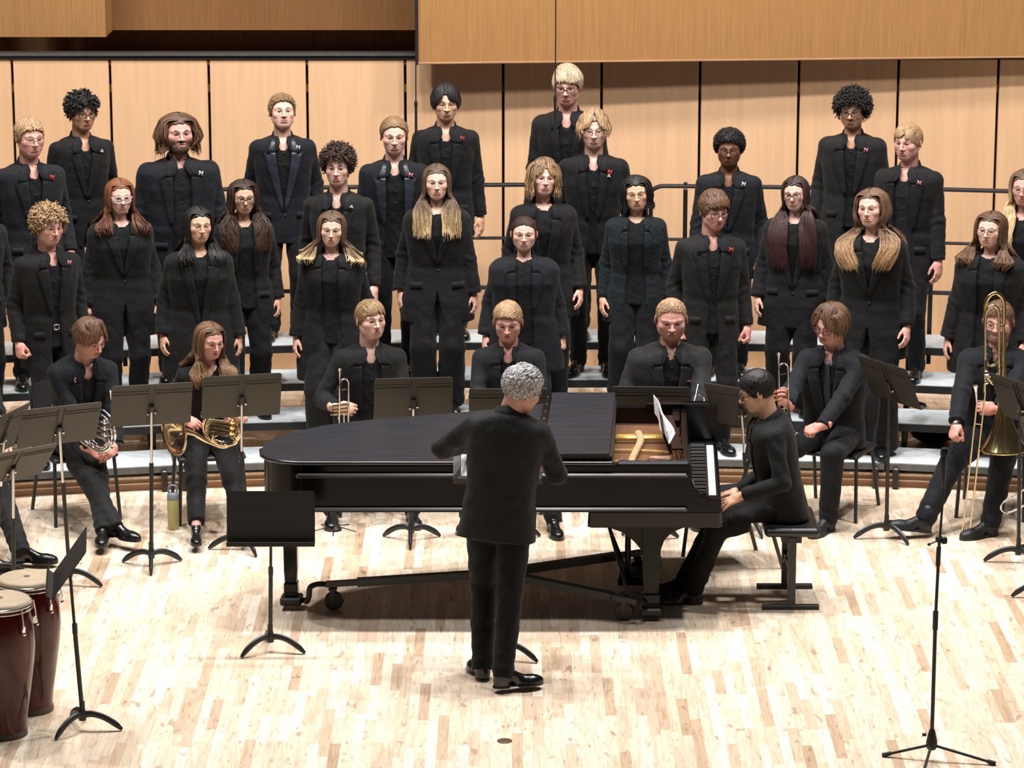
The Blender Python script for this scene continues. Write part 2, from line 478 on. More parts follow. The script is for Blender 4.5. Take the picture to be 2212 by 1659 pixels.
M_SOLE = pm('shoe_sole', (0.02, 0.02, 0.02), rough=0.8)
M_CHROME = pm('chrome', (0.85, 0.85, 0.86), rough=0.12, metal=1.0, var=0.03)
M_RED = pm('enamel_red', lin((205, 50, 50)), rough=0.3, var=0.05)
M_PINK = pm('enamel_pink', lin((222, 130, 140)), rough=0.3, var=0.05)
M_WHITE = pm('enamel_white', lin((225, 222, 225)), rough=0.3, var=0.05)
M_GOLD = pm('gold_pin', (0.8, 0.6, 0.3), rough=0.2, metal=1.0)
M_GFRAME = {'dark': pm('glasses_dark', (0.015, 0.01, 0.01), rough=0.25), 'wire': pm('glasses_wire', (0.55, 0.5, 0.45), rough=0.2, metal=1.0),
            'clear': pm('glasses_clear', (0.75, 0.66, 0.68), rough=0.15), 'red': pm('glasses_red', (0.10, 0.02, 0.025), rough=0.25)}
def lens_mat():
    m = bpy.data.materials.new('spectacle_glass'); m.use_nodes = True
    N = m.node_tree.nodes; L = m.node_tree.links; out = N['Material Output']; N.remove(N['Principled BSDF'])
    t = N.new('ShaderNodeBsdfTransparent'); g = N.new('ShaderNodeBsdfGlossy'); g.inputs['Roughness'].default_value = 0.05
    x = N.new('ShaderNodeMixShader'); x.inputs[0].default_value = 0.06
    L.new(t.outputs[0], x.inputs[1]); L.new(g.outputs[0], x.inputs[2]); L.new(x.outputs[0], out.inputs[0])
    return m
M_LENS = lens_mat()

HEADC = V3(0, .015, .035); HEADR = V3(.0800, .0965, .0850)
def head_sdf(Q, p):
    """Q in head frame; face towards -Y"""
    w = p['fw']; X = Q.copy(); X[:, 0] = np.abs(X[:, 0]) / w
    j = p['jaw']; nz = p['nose']
    d = el(X, HEADC, HEADR)
    d = smin(d, el(X, (0, -.032, -.012), (.0690, .060, .085)), .03)
    d = smin(d, el(X, (.014, -.026, -.060), (.052 * j, .052, .042)), .03)
    d = smin(d, rc(X, (0, -.066, -.093), (.018 * j, -.060, -.090), .0165, .015), .022)
    d = smin(d, rc(X, (.057 * j, .012, -.043), (.020, -.056, -.089), .016, .015), .028)
    d = smin(d, el(X, (.047, -.056, -.020), (.022, .024, .020)), .02)
    d = smin(d, rc(X, (.010, -.088, .022), (.046, -.070, .024), .0085, .0085), .014)
    # sockets
    d = smax(d, -el(X, (.031, -.103, .004), (.019, .017, .0125)), .012)
    d = smin(d, el(X, (.031, -.073, .003), (.0165, .0155, .0150)), .005)
    op = p['eye']
    d = smax(d, -el(X, (.031, -.092, .0010), (.0145, .016, .0053 * op)), .0018)
    # nose
    n = rc(X, (0, -.088, .012), (0, -.105 - .006 * nz, -.025), .0075, .0095)
    n = smin(n, el(X, (0, -.107 - .006 * nz, -.028), (.0105 * nz, .010, .0085)), .006)
    n = smin(n, el(X, (.0115 * nz, -.096, -.032), (.0085, .011, .0075)), .006)
    d = smin(d, n, .009)
    # mouth
    d = smin(d, el(X, (0, -.076, -.060), (.034, .018, .020)), .012)
    d = smin(d, el(X, (0, -.0925, -.0565), (.0290, .0070, .0040)), .004)
    d = smin(d, el(X, (0, -.0905, -.0665), (.0250, .0078, .0050)), .004)
    d = smax(d, -el(X, (0, -.101, -.0612), (.0320, .014, .0016)), .003)
    d = smax(d, -rc(X, (0, -.106, -.046), (0, -.103, -.052), .003, .003), .004)
    d = smax(d, -rc(X, (.020, -.098, -.040), (.031, -.088, -.062), .0022, .0022), .010)
    # ears
    if p.get('ears', True):
        e = Q.copy(); e[:, 0] = np.abs(e[:, 0]); e = e - V3(.0815 * w, .012, -.004); e = e @ rotz(.45) @ rotx(-.2)
        ea = el(e, (.004, 0, 0), (.0075, .019, .031)); ea = smax(ea, -el(e, (.011, -.002, .003), (.007, .010, .018)), .005)
        d = smin(d, ea, .006)
    if p.get('beard', 0) > 0.6:
        b = el(X, (.0, -.062, -.088), (.050, .048, .046)); b = smax(b, -el(X, (0, -.105, -.060), (.022, .02, .0095)), .006)
        b = smax(b, X[:, 2] + .018 + .25 * np.maximum(0, -X[:, 1] - .04), .01) + .0022 * wob(Q, 230, 3)
        d = smin(d, b, .006)
    return d
def head_col(Q, p):
    sk = np.array(SKIN_T[p['skin']], f32); n = len(Q)
    c = np.repeat(sk[None], n, 0)
    X = Q.copy(); X[:, 0] = np.abs(X[:, 0]) / p['fw']
    def mixin(col, wgt):
        nonlocal c
        wgt = np.clip(wgt, 0, 1)[:, None]; c = c * (1 - wgt) + np.array(col, f32)[None] * wgt
    mixin(sk * V3(1.0, .72, .70), .5 * np.exp(-(nrm(X - V3(.045, -.065, -.025)) / .022) ** 2))
    mixin(sk * V3(1.0, .78, .75), .35 * np.exp(-(nrm(X - V3(0, -.11, -.03)) / .014) ** 2))
    mixin(sk * V3(1.0, .70, .64), .5 * (X[:, 0] > .08))
    lip = np.minimum(el(X, (0, -.0925, -.0560), (.0285, .013, .0042)), el(X, (0, -.0905, -.0668), (.0245, .013, .0054)))
    mixin(sk * V3(*p.get('lip', (.80, .52, .50))), np.clip(-lip / .0015 + .3, 0, 1) * .7)
    hair = np.array(HAIR_C[p['hair']][0], f32)
    br = rc(X, (.014, -.09, .0255), (.034, -.085, .0290), .0036, .0034)
    br = np.minimum(br, rc(X, (.034, -.085, .0290), (.049, -.07, .0225), .0034, .0018))
    br2 = np.where(X[:, 1] < -.04, br, 1)
    mixin(np.minimum(hair * .7, sk * .5), np.clip((.005 - br2) / .004, 0, 1) * p.get('brow', .9))
    # lashes, seen as the darker lid edge
    sl = np.abs(el(X, (.031, -.0885, .0020), (.0160, .016, .0066 * p['eye'])))
    mixin(hair * .35, np.where((X[:, 2] > .0015) & (X[:, 1] < -.065), np.clip((.0030 - sl) / .0018, 0, 1) * .9, 0))
    nost = el(X, (.007, -.104, -.0415), (.0042, .006, .003))
    mixin(sk * .25, np.clip(-nost / .001, 0, 1))
    bd = p.get('beard', 0)
    if bd > 0:
        z = X[:, 2]; y = X[:, 1]
        m = np.clip((-.030 - z - .55 * np.maximum(0, .02 - (y + .06) * -1)) / .014, 0, 1) * (y < .015)
        side = np.clip((X[:, 0] - .05) / .015, 0, 1) * np.clip((.01 - z) / .02, 0, 1) * (y > -.045) * (y < .012)
        must = np.exp(-((z + .047) / .007) ** 2) * (X[:, 0] < .028) * (y < -.07)
        lipz = np.clip(1.2 - np.clip(-lip / .0015 + .5, 0, 1) * 1.2, 0, 1)
        mixin(hair * p.get('beardk', .9), np.clip(np.maximum(np.maximum(m, side * .8), must), 0, 1) * lipz * min(bd, .92) * (z > -.135))
    if p.get('moustache'):
        must = np.exp(-((X[:, 2] + .0475) / .0062) ** 2) * (X[:, 0] < .027) * (X[:, 1] < -.07)
        mixin(hair * .75, must * .75)
    if p.get('shadow'):  # cropped hair on the scalp
        inn = in_hair(Q, 0) & (nrm((Q - HEADC) / HEADR) > .8)
        mixin(hair, inn * p['shadow'])
    return c

HL_Y = [-.20, -.088, -.070, -.052, -.036, -.018, .006, .022, .036, .10, .2]
HL_Z = [.078, .076, .070, .050, .020, -.018, .004, .010, -.055, -.075, -.075]
def in_hair(Q, lift=0.0):
    return Q[:, 2] > np.interp(Q[:, 1], HL_Y, HL_Z) + lift

# two-bone IK
def ik(a, b, l1, l2, hint):
    a = np.array(a, float); b = np.array(b, float); d = b - a; D = np.linalg.norm(d)
    D2 = min(D, (l1 + l2) * .999); u = d / max(D, 1e-6); b2 = a + u * D2
    x = (l1 * l1 - l2 * l2 + D2 * D2) / (2 * D2); h = math.sqrt(max(l1 * l1 - x * x, 0))
    hv = np.array(hint, float); hv = hv - u * (hv @ u); hv /= max(np.linalg.norm(hv), 1e-6)
    return a + u * x + hv * h, b2

TOR_M = dict(z=[-.26, -.10, 0, .13, .24, .36, .46, .54, .60], w=[.192, .187, .180, .170, .178, .192, .197, .186, .15],
             d=[.118, .122, .120, .116, .124, .132, .125, .10, .08], c=[0, 0, 0, 0, -.004, -.004, .002, .008, .01])
TOR_F = dict(z=[-.26, -.10, 0, .13, .24, .36, .46, .54, .60], w=[.190, .188, .172, .150, .158, .172, .180, .165, .13],
             d=[.122, .126, .118, .108, .120, .135, .118, .092, .07], c=[0, 0, 0, 0, -.006, -.012, .0, .008, .01])
def torso_sdf(Q, T, kw, kd, off, zb, slope=.335, ztop=.566, flare=0.0, belly=0.0):
    z = Q[:, 2]
    w = np.interp(z, T['z'], T['w']) * kw + off + flare * np.clip((.1 - z) / .35, 0, 1)
    d = np.interp(z, T['z'], T['d']) * kd + off + flare * .8 * np.clip((.1 - z) / .35, 0, 1)
    c = np.interp(z, T['z'], T['c']) - belly * np.exp(-((z - .12) / .14) ** 2)
    d = d + belly * np.exp(-((z - .12) / .14) ** 2)
    p = 2.5
    q = (np.abs(Q[:, 0] / w) ** p + np.abs((Q[:, 1] - c) / d) ** p) ** (1 / p)
    side = (q - 1) * np.minimum(w, d)
    top = (z - (ztop + off - slope * np.sqrt(Q[:, 0] ** 2 + .0016))) * .92
    return smax(smax(side, top, .045), zb - z, .008)

# ---- canonical hands, shoes, built once
def hand_sdf(Q, curl, spread, thumb):
    d = el(Q, (0, .048, 0), (.041, .052, .0165)); d = smax(d, -el(Q, (-.002, .05, -.03), (.03, .04, .018)), .01)
    d = smin(d, rc(Q, (0, -.05, 0), (0, .02, 0), .029, .0255) , .015)
    d = smin(d, el(Q, (.026, .028, -.008), (.019, .030, .015)), .012)
    for i, (x, y0, L) in enumerate(((.0305, .090, .072), (.0105, .096, .080), (-.0100, .092, .074), (-.0295, .082, .058))):
        a = np.array([x, y0 - .01, 0.0]); ang = 0.0; sx = (x / .03) * spread
        r = .0092 if i < 3 else .0080
        for k, fr in enumerate((.45, .31, .24)):
            ang += curl * (1.0, 1.05, .8)[k] * (1 + .06 * (i - 1.5))
            b = a + L * fr * np.array([math.sin(sx) * (1 if curl < 1 else .2), math.cos(ang) * math.cos(sx), -math.sin(ang)])
            d = smin(d, rc(Q, a, b, r, r * .92), .0035 if k else .007); r *= .93; a = b
    t = thumb
    a = np.array([.034, .022, -.008]); b = a + .040 * np.array([.55 * (1 - t), .75, -.35 - .4 * t]); c = b + .034 * np.array([.25 * (1 - t) - .25 * t, .92, -.25 - .5 * t])
    d = smin(d, rc(Q, a, b, .0135, .0105), .008); d = smin(d, rc(Q, b, c, .0105, .0085), .004)
    return d
HANDS = {}
def hand_mesh(kind):
    if kind not in HANDS:
        curl, spread, thumb = {'relax': (.42, .05, .35), 'fist': (1.28, .02, .9), 'grip': (.98, .03, .75), 'flat': (.10, .22, .1), 'loose': (.75, .03, .6)}[kind]
        v, q = sdf_mesh(lambda Q: hand_sdf(Q, curl, spread, thumb), (-.085, -.09, -.10), (.085, .20, .045), .0034)
        HANDS[kind] = (v, q)
    return HANDS[kind]
SHOES = {}
def shoe_mesh(kind):
    if kind in SHOES: return SHOES[kind]
    hi = .14 if kind == 'boot' else .085
    def f(Q):
        X = Q.copy(); X[:, 0] += .010 * np.sin(np.clip(-Q[:, 1], 0, .2) * 9)
        d = el(X, (0, -.125, .022), (.046, .088, .040))
        d = smin(d, el(X, (0, .022, .035), (.036, .048, .048)), .03)
        d = smin(d, rc(X, (0, .018, .05), (0, .022, hi), .036, .040), .03)
        d = smin(d, rc(X, (0, -.075, .045), (0, -.01, .075), .028, .034), .02)
        if kind == 'shoe': d = d + .0012 * np.clip(np.sin((X[:, 1] + .05) * 260), 0, 1) * (X[:, 2] > .045) * (np.abs(X[:, 0]) < .02)
        if kind == 'boot': d = d + .0025 * np.sin(X[:, 1] * 330 + X[:, 2] * 200) * (X[:, 2] > .04) * (np.abs(X[:, 0]) < .02) * (X[:, 1] < .0)
        d = smax(d, .012 - X[:, 2], .004)
        so = smin(el(X, (0, -.12, .0), (.050, .094, .10)), el(X, (0, .02, 0), (.040, .055, .10)), .04)
        so = smin(so, rc(X * V3(1, 1, 0), (0, -.12, 0), (0, .02, 0), .03, .03), .02)
        so = smax(smax(so, X[:, 2] - .016, .003), -X[:, 2], .002)
        if kind == 'shoe': so = smax(so, -smax(smax(X[:, 2] - .008, X[:, 1] + .01, .002), -.06 - X[:, 1], .002), .002)
        return np.minimum(d, so)
    v, q = sdf_mesh(f, (-.07, -.24, -.01), (.07, .09, hi + .06), .0065)
    me = raw_mesh('shoe', v, q, M_BOOT if kind == 'boot' else M_SHOE)
    data = me.data; bpy.data.objects.remove(me)
    SHOES[kind] = data
    return data

def strip_mesh(rows, th):
    """rows: list of lists of points (front surface, facing -Y); closed thin solid"""
    m = len(rows); k = len(rows[0]); F_ = np.array(rows, float).reshape(-1, 3)
    g = F_.reshape(m, k, 3)
    du = np.gradient(g, axis=1); dv = np.gradient(g, axis=0)
    nn = np.cross(du, dv); nn /= np.maximum(np.linalg.norm(nn, axis=2, keepdims=True), 1e-9)
    if nn[..., 1].mean() > 0: nn = -nn
    B_ = (g - nn * th).reshape(-1, 3)
    V = np.concatenate([F_, B_]); fs = []
    n = m * k
    for i in range(m - 1):
        for j in range(k - 1):
            a = i * k + j
            fs.append([a, a + 1, a + k + 1, a + k]); fs.append([n + a, n + a + k, n + a + k + 1, n + a + 1])
    for j in range(k - 1):
        fs.append([j, n + j, n + j + 1, j + 1]); a = (m - 1) * k + j; fs.append([a, a + 1, n + a + 1, n + a])
    for i in range(m - 1):
        a = i * k; fs.append([a, a + k, n + a + k, n + a]); a = i * k + k - 1; fs.append([a, n + a, n + a + k, a + k])
    return V, fs

def lock_mesh(paths, wid, thk, cen, col0, col1, rng, nseg=5):
    """paths (N,S,3) -> flattened tapered locks; returns V,F,C"""
    N, S, _ = paths.shape
    T = np.gradient(paths, axis=1); T /= np.maximum(np.linalg.norm(T, axis=2, keepdims=True), 1e-7)
    R = paths - cen; R -= T * (R * T).sum(2, keepdims=True); R /= np.maximum(np.linalg.norm(R, axis=2, keepdims=True), 1e-7)
    Sd = np.cross(T, R)
    t = np.linspace(0, 1, S); prof = np.minimum(1, np.minimum((t + .12) / .25, (1.02 - t) / .22)) ** .6
    w = wid[:, None] * prof[None]; h = thk[:, None] * prof[None]
    ang = np.arange(nseg) * 2 * math.pi / nseg
    V = paths[:, :, None, :] + Sd[:, :, None, :] * (w[:, :, None] * np.cos(ang))[..., None] + R[:, :, None, :] * (h[:, :, None] * np.sin(ang))[..., None]
    base = (np.arange(N) * S * nseg)[:, None, None]; i = np.arange(S - 1)[None, :, None] * nseg; k = np.arange(nseg)[None, None]
    k2 = (k + 1) % nseg
    Q = np.stack(np.broadcast_arrays(base + i + k, base + i + k2, base + i + nseg + k2, base + i + nseg + k), -1).reshape(-1, 4)
    mixv = np.clip(t[None] ** 1.6 + rng.normal(0, .12, (N, 1)), 0, 1)
    br = np.clip(rng.normal(1, .22, (N, 1)), .5, 1.6)
    C = (np.array(col0)[None, None] * (1 - mixv[..., None]) + np.array(col1)[None, None] * mixv[..., None]) * br[..., None]
    C = np.repeat(C[:, :, None, :], nseg, 2)
    return V.reshape(-1, 3), Q, C.reshape(-1, 3)

def person(px=None, top=None, loc=None, H=1.75, yaw=0, sex='m', jw=1.0, jd=1.0, jacket='black', hem=None, style='open', shirt='shirt', lapel='notch',
           head=(0, 0, 0), hair='crop', hc='brown', skin='fair', face=None, glasses=None, pins=(), label='', pose='stand', arms=None, legs=None,
           lean=(0, 0), hands=('relax', 'relax'), shoes='shoe', wide=0.0, group=None, hp=None, extras=(), seat=.50, sleeves='long', pants='pants',
           hem_leg=.02, seed=1, sh=1.0, tw=0.0, belly=0.0, headup=0.0, headx=0.0, visible_legs=True, collar=True, neck=1.0, sit_hem=-.13, forearm=None, hand_roll=(0, 0)):
    rng = np.random.default_rng(seed); s = H / 1.75
    T = TOR_M if sex == 'm' else TOR_F
    root = empty('person', loc, math.radians(yaw), label, 'person', group)
    sit = pose == 'sit'
    # ---- torso frame
    hipz = .92 if not sit else seat / s + .09
    R = rotz(math.radians(tw)) @ rotx(math.radians(lean[0])) @ roty(math.radians(lean[1]))
    t0 = V3(0, 0, hipz)
    toT = lambda Q: (Q - t0) @ R
    frT = lambda q: np.asarray(q, f32) @ R.T + t0
    shw = .179 * sh * (1 if sex == 'm' else .90)
    shj = {1: frT([shw, .01, .462]), -1: frT([-shw, .01, .462])}
    hipj = {1: V3(.088, 0, hipz - .01), -1: V3(-.088, 0, hipz - .01)}
    out = .062 * jw + (.02 if sex == 'f' else .012) + (jw - 1) * .08
    if arms is None: arms = {}
    el_, wr_ = {}, {}
    for sd in (1, -1):
        a = arms.get(sd, {})
        tgt = a.get('wrist', (sd * (shw + out - .010), -.035 + .02 * rng.normal(), hipz - .055 + .01 * rng.normal()))
        hint = a.get('hint', (sd * .22, 1, 0))
        e, w = ik(shj[sd], tgt, .285, .255, hint); el_[sd], wr_[sd] = V3(*e), V3(*w)
    # legs
    if legs is None: legs = {}
    kn, an, fy = {}, {}, {}
    for sd in (1, -1):
        l = legs.get(sd, {})
        if sit: at = l.get('ankle', (sd * .13, -.42, .0865)); hint = l.get('hint', (sd * .15, -1, .9))
        else: at = l.get('ankle', (sd * .095, .0, .0865)); hint = (sd * .1, -1, 0)
        k, aa = ik(hipj[sd], at, .435, .415, hint); kn[sd], an[sd] = V3(*k), V3(*aa); fy[sd] = l.get('foot', (sd * 12, 0))
    J = dict(sh=shj, el=el_, wr=wr_, kn=kn, an=an)
    # ---- head frame
    hy, hpch, hr = [math.radians(v) for v in head]
    Rh = R @ rotz(-hy * 0 + hy) @ rotx(hpch) @ roty(hr)
    hc0 = frT([0, .004, .560]) + R @ (rotz(hy) @ (rotx(hpch * .6) @ V3(headx, -.024, .160 + headup)))
    toH = lambda Q: (Q - hc0) @ Rh
    frH = lambda q: np.asarray(q, f32) @ Rh.T + hc0
    p = dict(fw=1.04, jaw=1.0, nose=1.0, eye=1.0, skin=skin, hair=hc, brow=.9)
    if sex == 'f': p.update(fw=1.0, jaw=.88, nose=.86, brow=.7, lip=(.80, .40, .40))
    if face:
        face = dict(face)
        if 'fw' in face: face['fw'] = face['fw'] * (1.04 if sex == 'm' else 1.02)
        p.update(face)
    nb = frT([0, .012, .50]); nt = frH([0, .028, -.055])
    nr = (.060 if sex == 'm' else .050) * neck
    def fh(Q):
        h = head_sdf(toH(Q), p)
        n = rc(Q, nb, nt, nr * 1.06, nr * .96)
        n = smin(n, el(toT(Q), (0, -.005, .42), (.14, .078, .115)), .035)
        d = smin(h, n, .018)
        return smax(d, (.44 - toT(Q)[:, 2]), .01)
    hs = .0029
    lo = np.minimum(hc0 - .155, nb - .13); hi = np.maximum(hc0 + .155, nb + .13); lo[2] = nb[2] - .08; hi[2] = hc0[2] + .15
    lo[1] = min(lo[1], nb[1] - .12); hi[1] = max(hi[1], nb[1] + .1)
    v, q = sdf_mesh(fh, lo, hi, hs)
    qh = toH(v); c = head_col(qh, p)
    parts = [(v, q, c)]
    # hands
    hk = dict(zip((-1, 1), hands))
    for sd in (1, -1):
        hv, hq = hand_mesh(hk[sd]); a = arms.get(sd, {})
        fd = a.get('fingers'); nd = a.get('back')
        if fd is None:
            fd = (wr_[sd] - el_[sd]); fd = fd / np.linalg.norm(fd) + V3(0, -.12, 0)
        fd = np.array(fd, float); fd /= np.linalg.norm(fd)
        nd = np.array(nd if nd is not None else (sd * 1.0, -.45, 0), float); nd -= fd * (nd @ fd); nd /= np.linalg.norm(nd)
        th = sd * np.cross(fd, nd)
        Mx = np.stack([th, fd, nd], 0).astype(f32)
        hz = 1.0 if sex == 'm' else .9
        vv = (hv * hz) @ Mx + (wr_[sd] + V3(*(fd * .015)))
        if np.linalg.det(Mx) < 0: hq = hq[:, ::-1]
        cc = np.repeat((np.array(SKIN_T[skin], f32) * V3(1, .88, .86))[None], len(vv), 0)
        parts.append((vv.astype(f32), hq, cc))
        J.setdefault('hand', {})[sd] = wr_[sd] + V3(*(fd * .08)); J.setdefault('hf', {})[sd] = (fd, nd, th)
    seatz = seat / s + .004
    def off_seat(d, Q):
        if not sit: return d
        return smax(d, -np.maximum(Q[:, 2] - seatz, -.215 - Q[:, 1]), .006)
    # body core under the clothes, coarse
    def fc(Q):
        d = torso_sdf(toT(Q), T, .86 * min(jw, 1.05), .8, 0, -.08)
        for sd in (1, -1):
            d = smin(d, rc(Q, shj[sd], el_[sd], .042, .036), .02); d = smin(d, rc(Q, el_[sd], wr_[sd], .035, .026), .01)
            if sex == 'm' or True:
                d = smin(d, rc(Q, hipj[sd], kn[sd], .07, .048), .02); d = smin(d, rc(Q, kn[sd], an[sd], .046, .034), .02)
        return off_seat(d, Q)
    allp = np.array([*shj.values(), *el_.values(), *wr_.values(), *kn.values(), *an.values(), nb, t0])
    v, q = sdf_mesh(fc, allp.min(0) - .14, allp.max(0) + .14, .021)
    v = v - 0.0; parts.append((v, q, np.repeat(np.array(SKIN_T[skin], f32)[None], len(v), 0)))
    if forearm:  # bare forearms at finer grain
        for sd in forearm:
            v, q = sdf_mesh(lambda Q: rc(Q, el_[sd], wr_[sd], .044, .028), np.minimum(el_[sd], wr_[sd]) - .06, np.maximum(el_[sd], wr_[sd]) + .06, .007)
            parts.append((v, q, np.repeat(np.array(SKIN_T[skin], f32)[None], len(v), 0)))
    Vs, Qs, Cs, o = [], [], [], 0
    for v, q, c in parts: Vs.append(v); Qs.append(q + o); Cs.append(c); o += len(v)
    body = raw_mesh('body', np.concatenate(Vs) * s, np.concatenate(Qs), M_SKIN, root, colors=np.concatenate(Cs))
    # eyes
    gz = p.get('gaze', (0, -.25))
    for sd in (1, -1):
        m = MB(); ec = V3(sd * .0305 * p['fw'], -.0725, .0025)
        m.sphere((0, 0, 0), .0140, 14, 10); m.cur = 1
        dv = V3(gz[0], -1, gz[1]); dv /= np.linalg.norm(dv)
        m.lathe([(0, .01445), (.004, .0142), (.0082, .0122)][::-1], 12, frame((0, 0, 0), dv))
        vv = frH(np.array([tuple(x) for x in m.V], f32) + ec) * s
        raw_mesh('eye', vv, m.F, [M_EYEW, M_IRIS], body, True, m.M)
    # ---- clothes
    kw = jw * (1.0 if sex == 'm' else 1.06); kd = jd
    zb = (hem if hem is not None else (-.21 if sex == 'm' else -.24)) if not sit else sit_hem
    flare = .02 if sex == 'f' else .006
    zbtn = .13 if sex == 'm' else .16
    def vhalf(z):
        if style == 'closed': return np.interp(z, [zbtn, .46, .53], [0, .054, .064])
        if style == 'low': return np.interp(z, [.02, .40, .53], [0, .058, .065])
        if style == 'wide': return np.interp(z, [zb, -.05, .2, .45, .53], [.10, .078, .068, .066, .066])
        return np.interp(z, [zb, .0, .15, .46, .53], [.055, .032, .028, .056, .064])
    jk = style in ('closed', 'open', 'wide', 'low')
    tz = lambda Q: torso_sdf(Q, T, kw, kd, .010, zb, flare=flare, belly=belly)
    sr = (.056, .052, .045) if sex == 'm' else (.055, .054, .051)
    if sleeves == 'slim': sr = (.056, .048, .038)
    ksr = 1 + (jw - 1) * .8
    def arm_sdf(Q, sd, rs, cut=.0, scale_=1.0):
        a, e, w = shj[sd], el_[sd], wr_[sd]
        d = smin(rc(Q, a, e, rs[0] * ksr, rs[1] * ksr), rc(Q, e, w, rs[1] * ksr, rs[2] * ksr), .02)
        u = (w - e) / np.linalg.norm(w - e)
        d = smax(d, (Q - w) @ u.astype(f32) + cut, .006)
        al = (Q - e) @ u.astype(f32)
        f_ = .0022 * wob(Q + 3 * sd, 30, seed) + .0030 * np.sin(al * 120 + 3 * np.sin(Q[:, 0] * 30 + seed) + Q[:, 1] * 45) * np.exp(-(al / .07) ** 2) + .0016 * np.sin(al * 150 + Q[:, 1] * 60) * np.exp(-((al - .22) / .05) ** 2)
        return d + f_
    cutL = 0.0 if sleeves != 'half' else .20
    def fj(Q):
        q = toT(Q); d = tz(q) + .0016 * wob(q, 22, seed + 5) + .0018 * np.sin(q[:, 2] * 60 + 8 * q[:, 0]) * np.exp(-((q[:, 2] - .1) / .08) ** 2)
        for sd in (1, -1): d = smin(d, arm_sdf(Q, sd, sr, cutL), np.interp(q[:, 2], [.30, .42], [.012, .032]).astype(f32))
        if jk:
            wdg = np.maximum(np.abs(q[:, 0]) - vhalf(q[:, 2]), np.maximum(q[:, 1] - (-.03), -(q[:, 2] - (zbtn if style == 'closed' else (.02 if style == 'low' else -1)))))
            d = smax(d, -wdg, .003)
            if style == 'closed':
                w2 = np.maximum(np.abs(q[:, 0]) - np.interp(q[:, 2], [zb, -.03], [.045, 0]), np.maximum(q[:, 1] + .03, q[:, 2] + .03)); d = smax(d, -w2, .003)
        nk = rc(q, (0, .012, .44), (0, -.004, .66), .064 if sex == 'm' else .068, .064 if sex == 'm' else .07)
        d = smax(d, -nk, .008)
        return off_seat(d, Q)
    gp = np.array([*shj.values(), *el_.values(), *wr_.values(), frT([.24 * kw, -.17 * kd, zb]), frT([-.24 * kw, .17 * kd, zb]), frT([-.24 * kw, -.17 * kd - belly, zb]), frT([.24 * kw, .17 * kd, zb]), frT([0, 0, .62]), frT([.24 * kw, -.2 * kd, .3]), frT([-.24 * kw, .2 * kd, .3])])
    v, q = sdf_mesh(fj, gp.min(0) - .085, gp.max(0) + .085, .0088)
    jmat = fabric(jacket)
    jo = raw_mesh('jacket' if jk else 'shirt', v * s, q, jmat, root)
    # front surface lookup in the torso frame
    def fy_(x, z, off=0.0):
        x = np.asarray(x, f32); z = np.asarray(z, f32); ys = np.linspace(-.30 - belly, .0, 61, dtype=f32)
        QQ = np.stack([np.repeat(x, 61), np.tile(ys, len(x)), np.repeat(z, 61)], -1)
        m = tz(QQ).reshape(len(x), 61) < 0
        k = np.where(m.any(1), m.argmax(1), 45)
        k0 = np.clip(k - 1, 0, 60); a = tz(np.stack([x, ys[k0], z], -1)); b = tz(np.stack([x, ys[k], z], -1))
        t = np.clip(a / np.where(np.abs(a - b) > 1e-6, a - b, 1), 0, 1)
        return ys[k0] + (ys[k] - ys[k0]) * t - off
    def drape(name, rows, off, th, mat, parent, k=5):
        pts = []
        for z, x0, x1 in rows:
            xs = np.linspace(x0, x1, k)
            zz = np.full(k, z, f32) if not isinstance(z, tuple) else np.linspace(z[0], z[1], k)
            ys = fy_(xs, zz, off); pts.append(np.stack([xs, ys, zz], -1))
        V, F_ = strip_mesh(pts, th)
        return raw_mesh(name, frT(V) * s, F_, mat, parent)
    lm = fabric('satin') if lapel == 'satin' else jmat
    if jk:
        lw = 1.0 if lapel != 'slim' else .7
        for sd in (1, -1):
            zs = np.linspace(zbtn if style != 'low' else .03, .415, 9); t = (zs - zs[0]) / (zs[-1] - zs[0])
            xi = np.maximum(vhalf(zs) - .004, .002) * sd
            xo = (vhalf(zs) + .012 + .064 * lw * t ** .8) * sd
            rows = [(float(z), float(a), float(b)) for z, a, b in zip(zs, xi, xo)]
            a, b = rows[-1][1], rows[-1][2]
            rows.append(((.432, .450 if lapel in ('satin', 'peak') else .440), a, b + sd * (.012 if lapel in ('satin', 'peak') else .004)))
            rows.append(((.455, .442), a + sd * .001, b - sd * .018))
            drape('lapel', rows, .0075, .006, lm, jo)
            rows = [((.452, .448), float(vhalf(.45)) * sd - .002 * sd, (float(vhalf(.45)) + .056 * lw) * sd), (.475, float(vhalf(.475)) * sd, (.110 if lw == 1 else .095) * sd), (.50, .056 * sd, .098 * sd), (.523, .057 * sd, .090 * sd), (.543, .058 * sd, .082 * sd)]
            drape('collar', rows, .0085, .006, lm if lapel == 'satin' else jmat, jo)
            if sex == 'm' or 'flap' in extras:
                zf = .02 if sex == 'm' else .03
                if zb < zf - .1: drape('pocket_flap', [(zf, .085 * kw * sd, .155 * kw * sd), (zf - .045, .085 * kw * sd, .155 * kw * sd)], .006, .005, jmat, jo)
        if 'square' in extras:
            drape('pocket_square', [(.352, .095, .14), (.36, .095, .142)], .0075, .005, M_RED, jo)
        if style in ('closed', 'low'):
            m = MB(); zz = .115 if style == 'closed' else .0
            y = float(fy_([.0], [zz], .004)[0]); m.sphere((0, 0, 0), (.009, .004, .009), 10, 6)
            raw_mesh('button', frT(np.array([tuple(x) for x in m.V], f32) + V3(.006, y, zz)) * s, m.F, M_SOLE, jo)
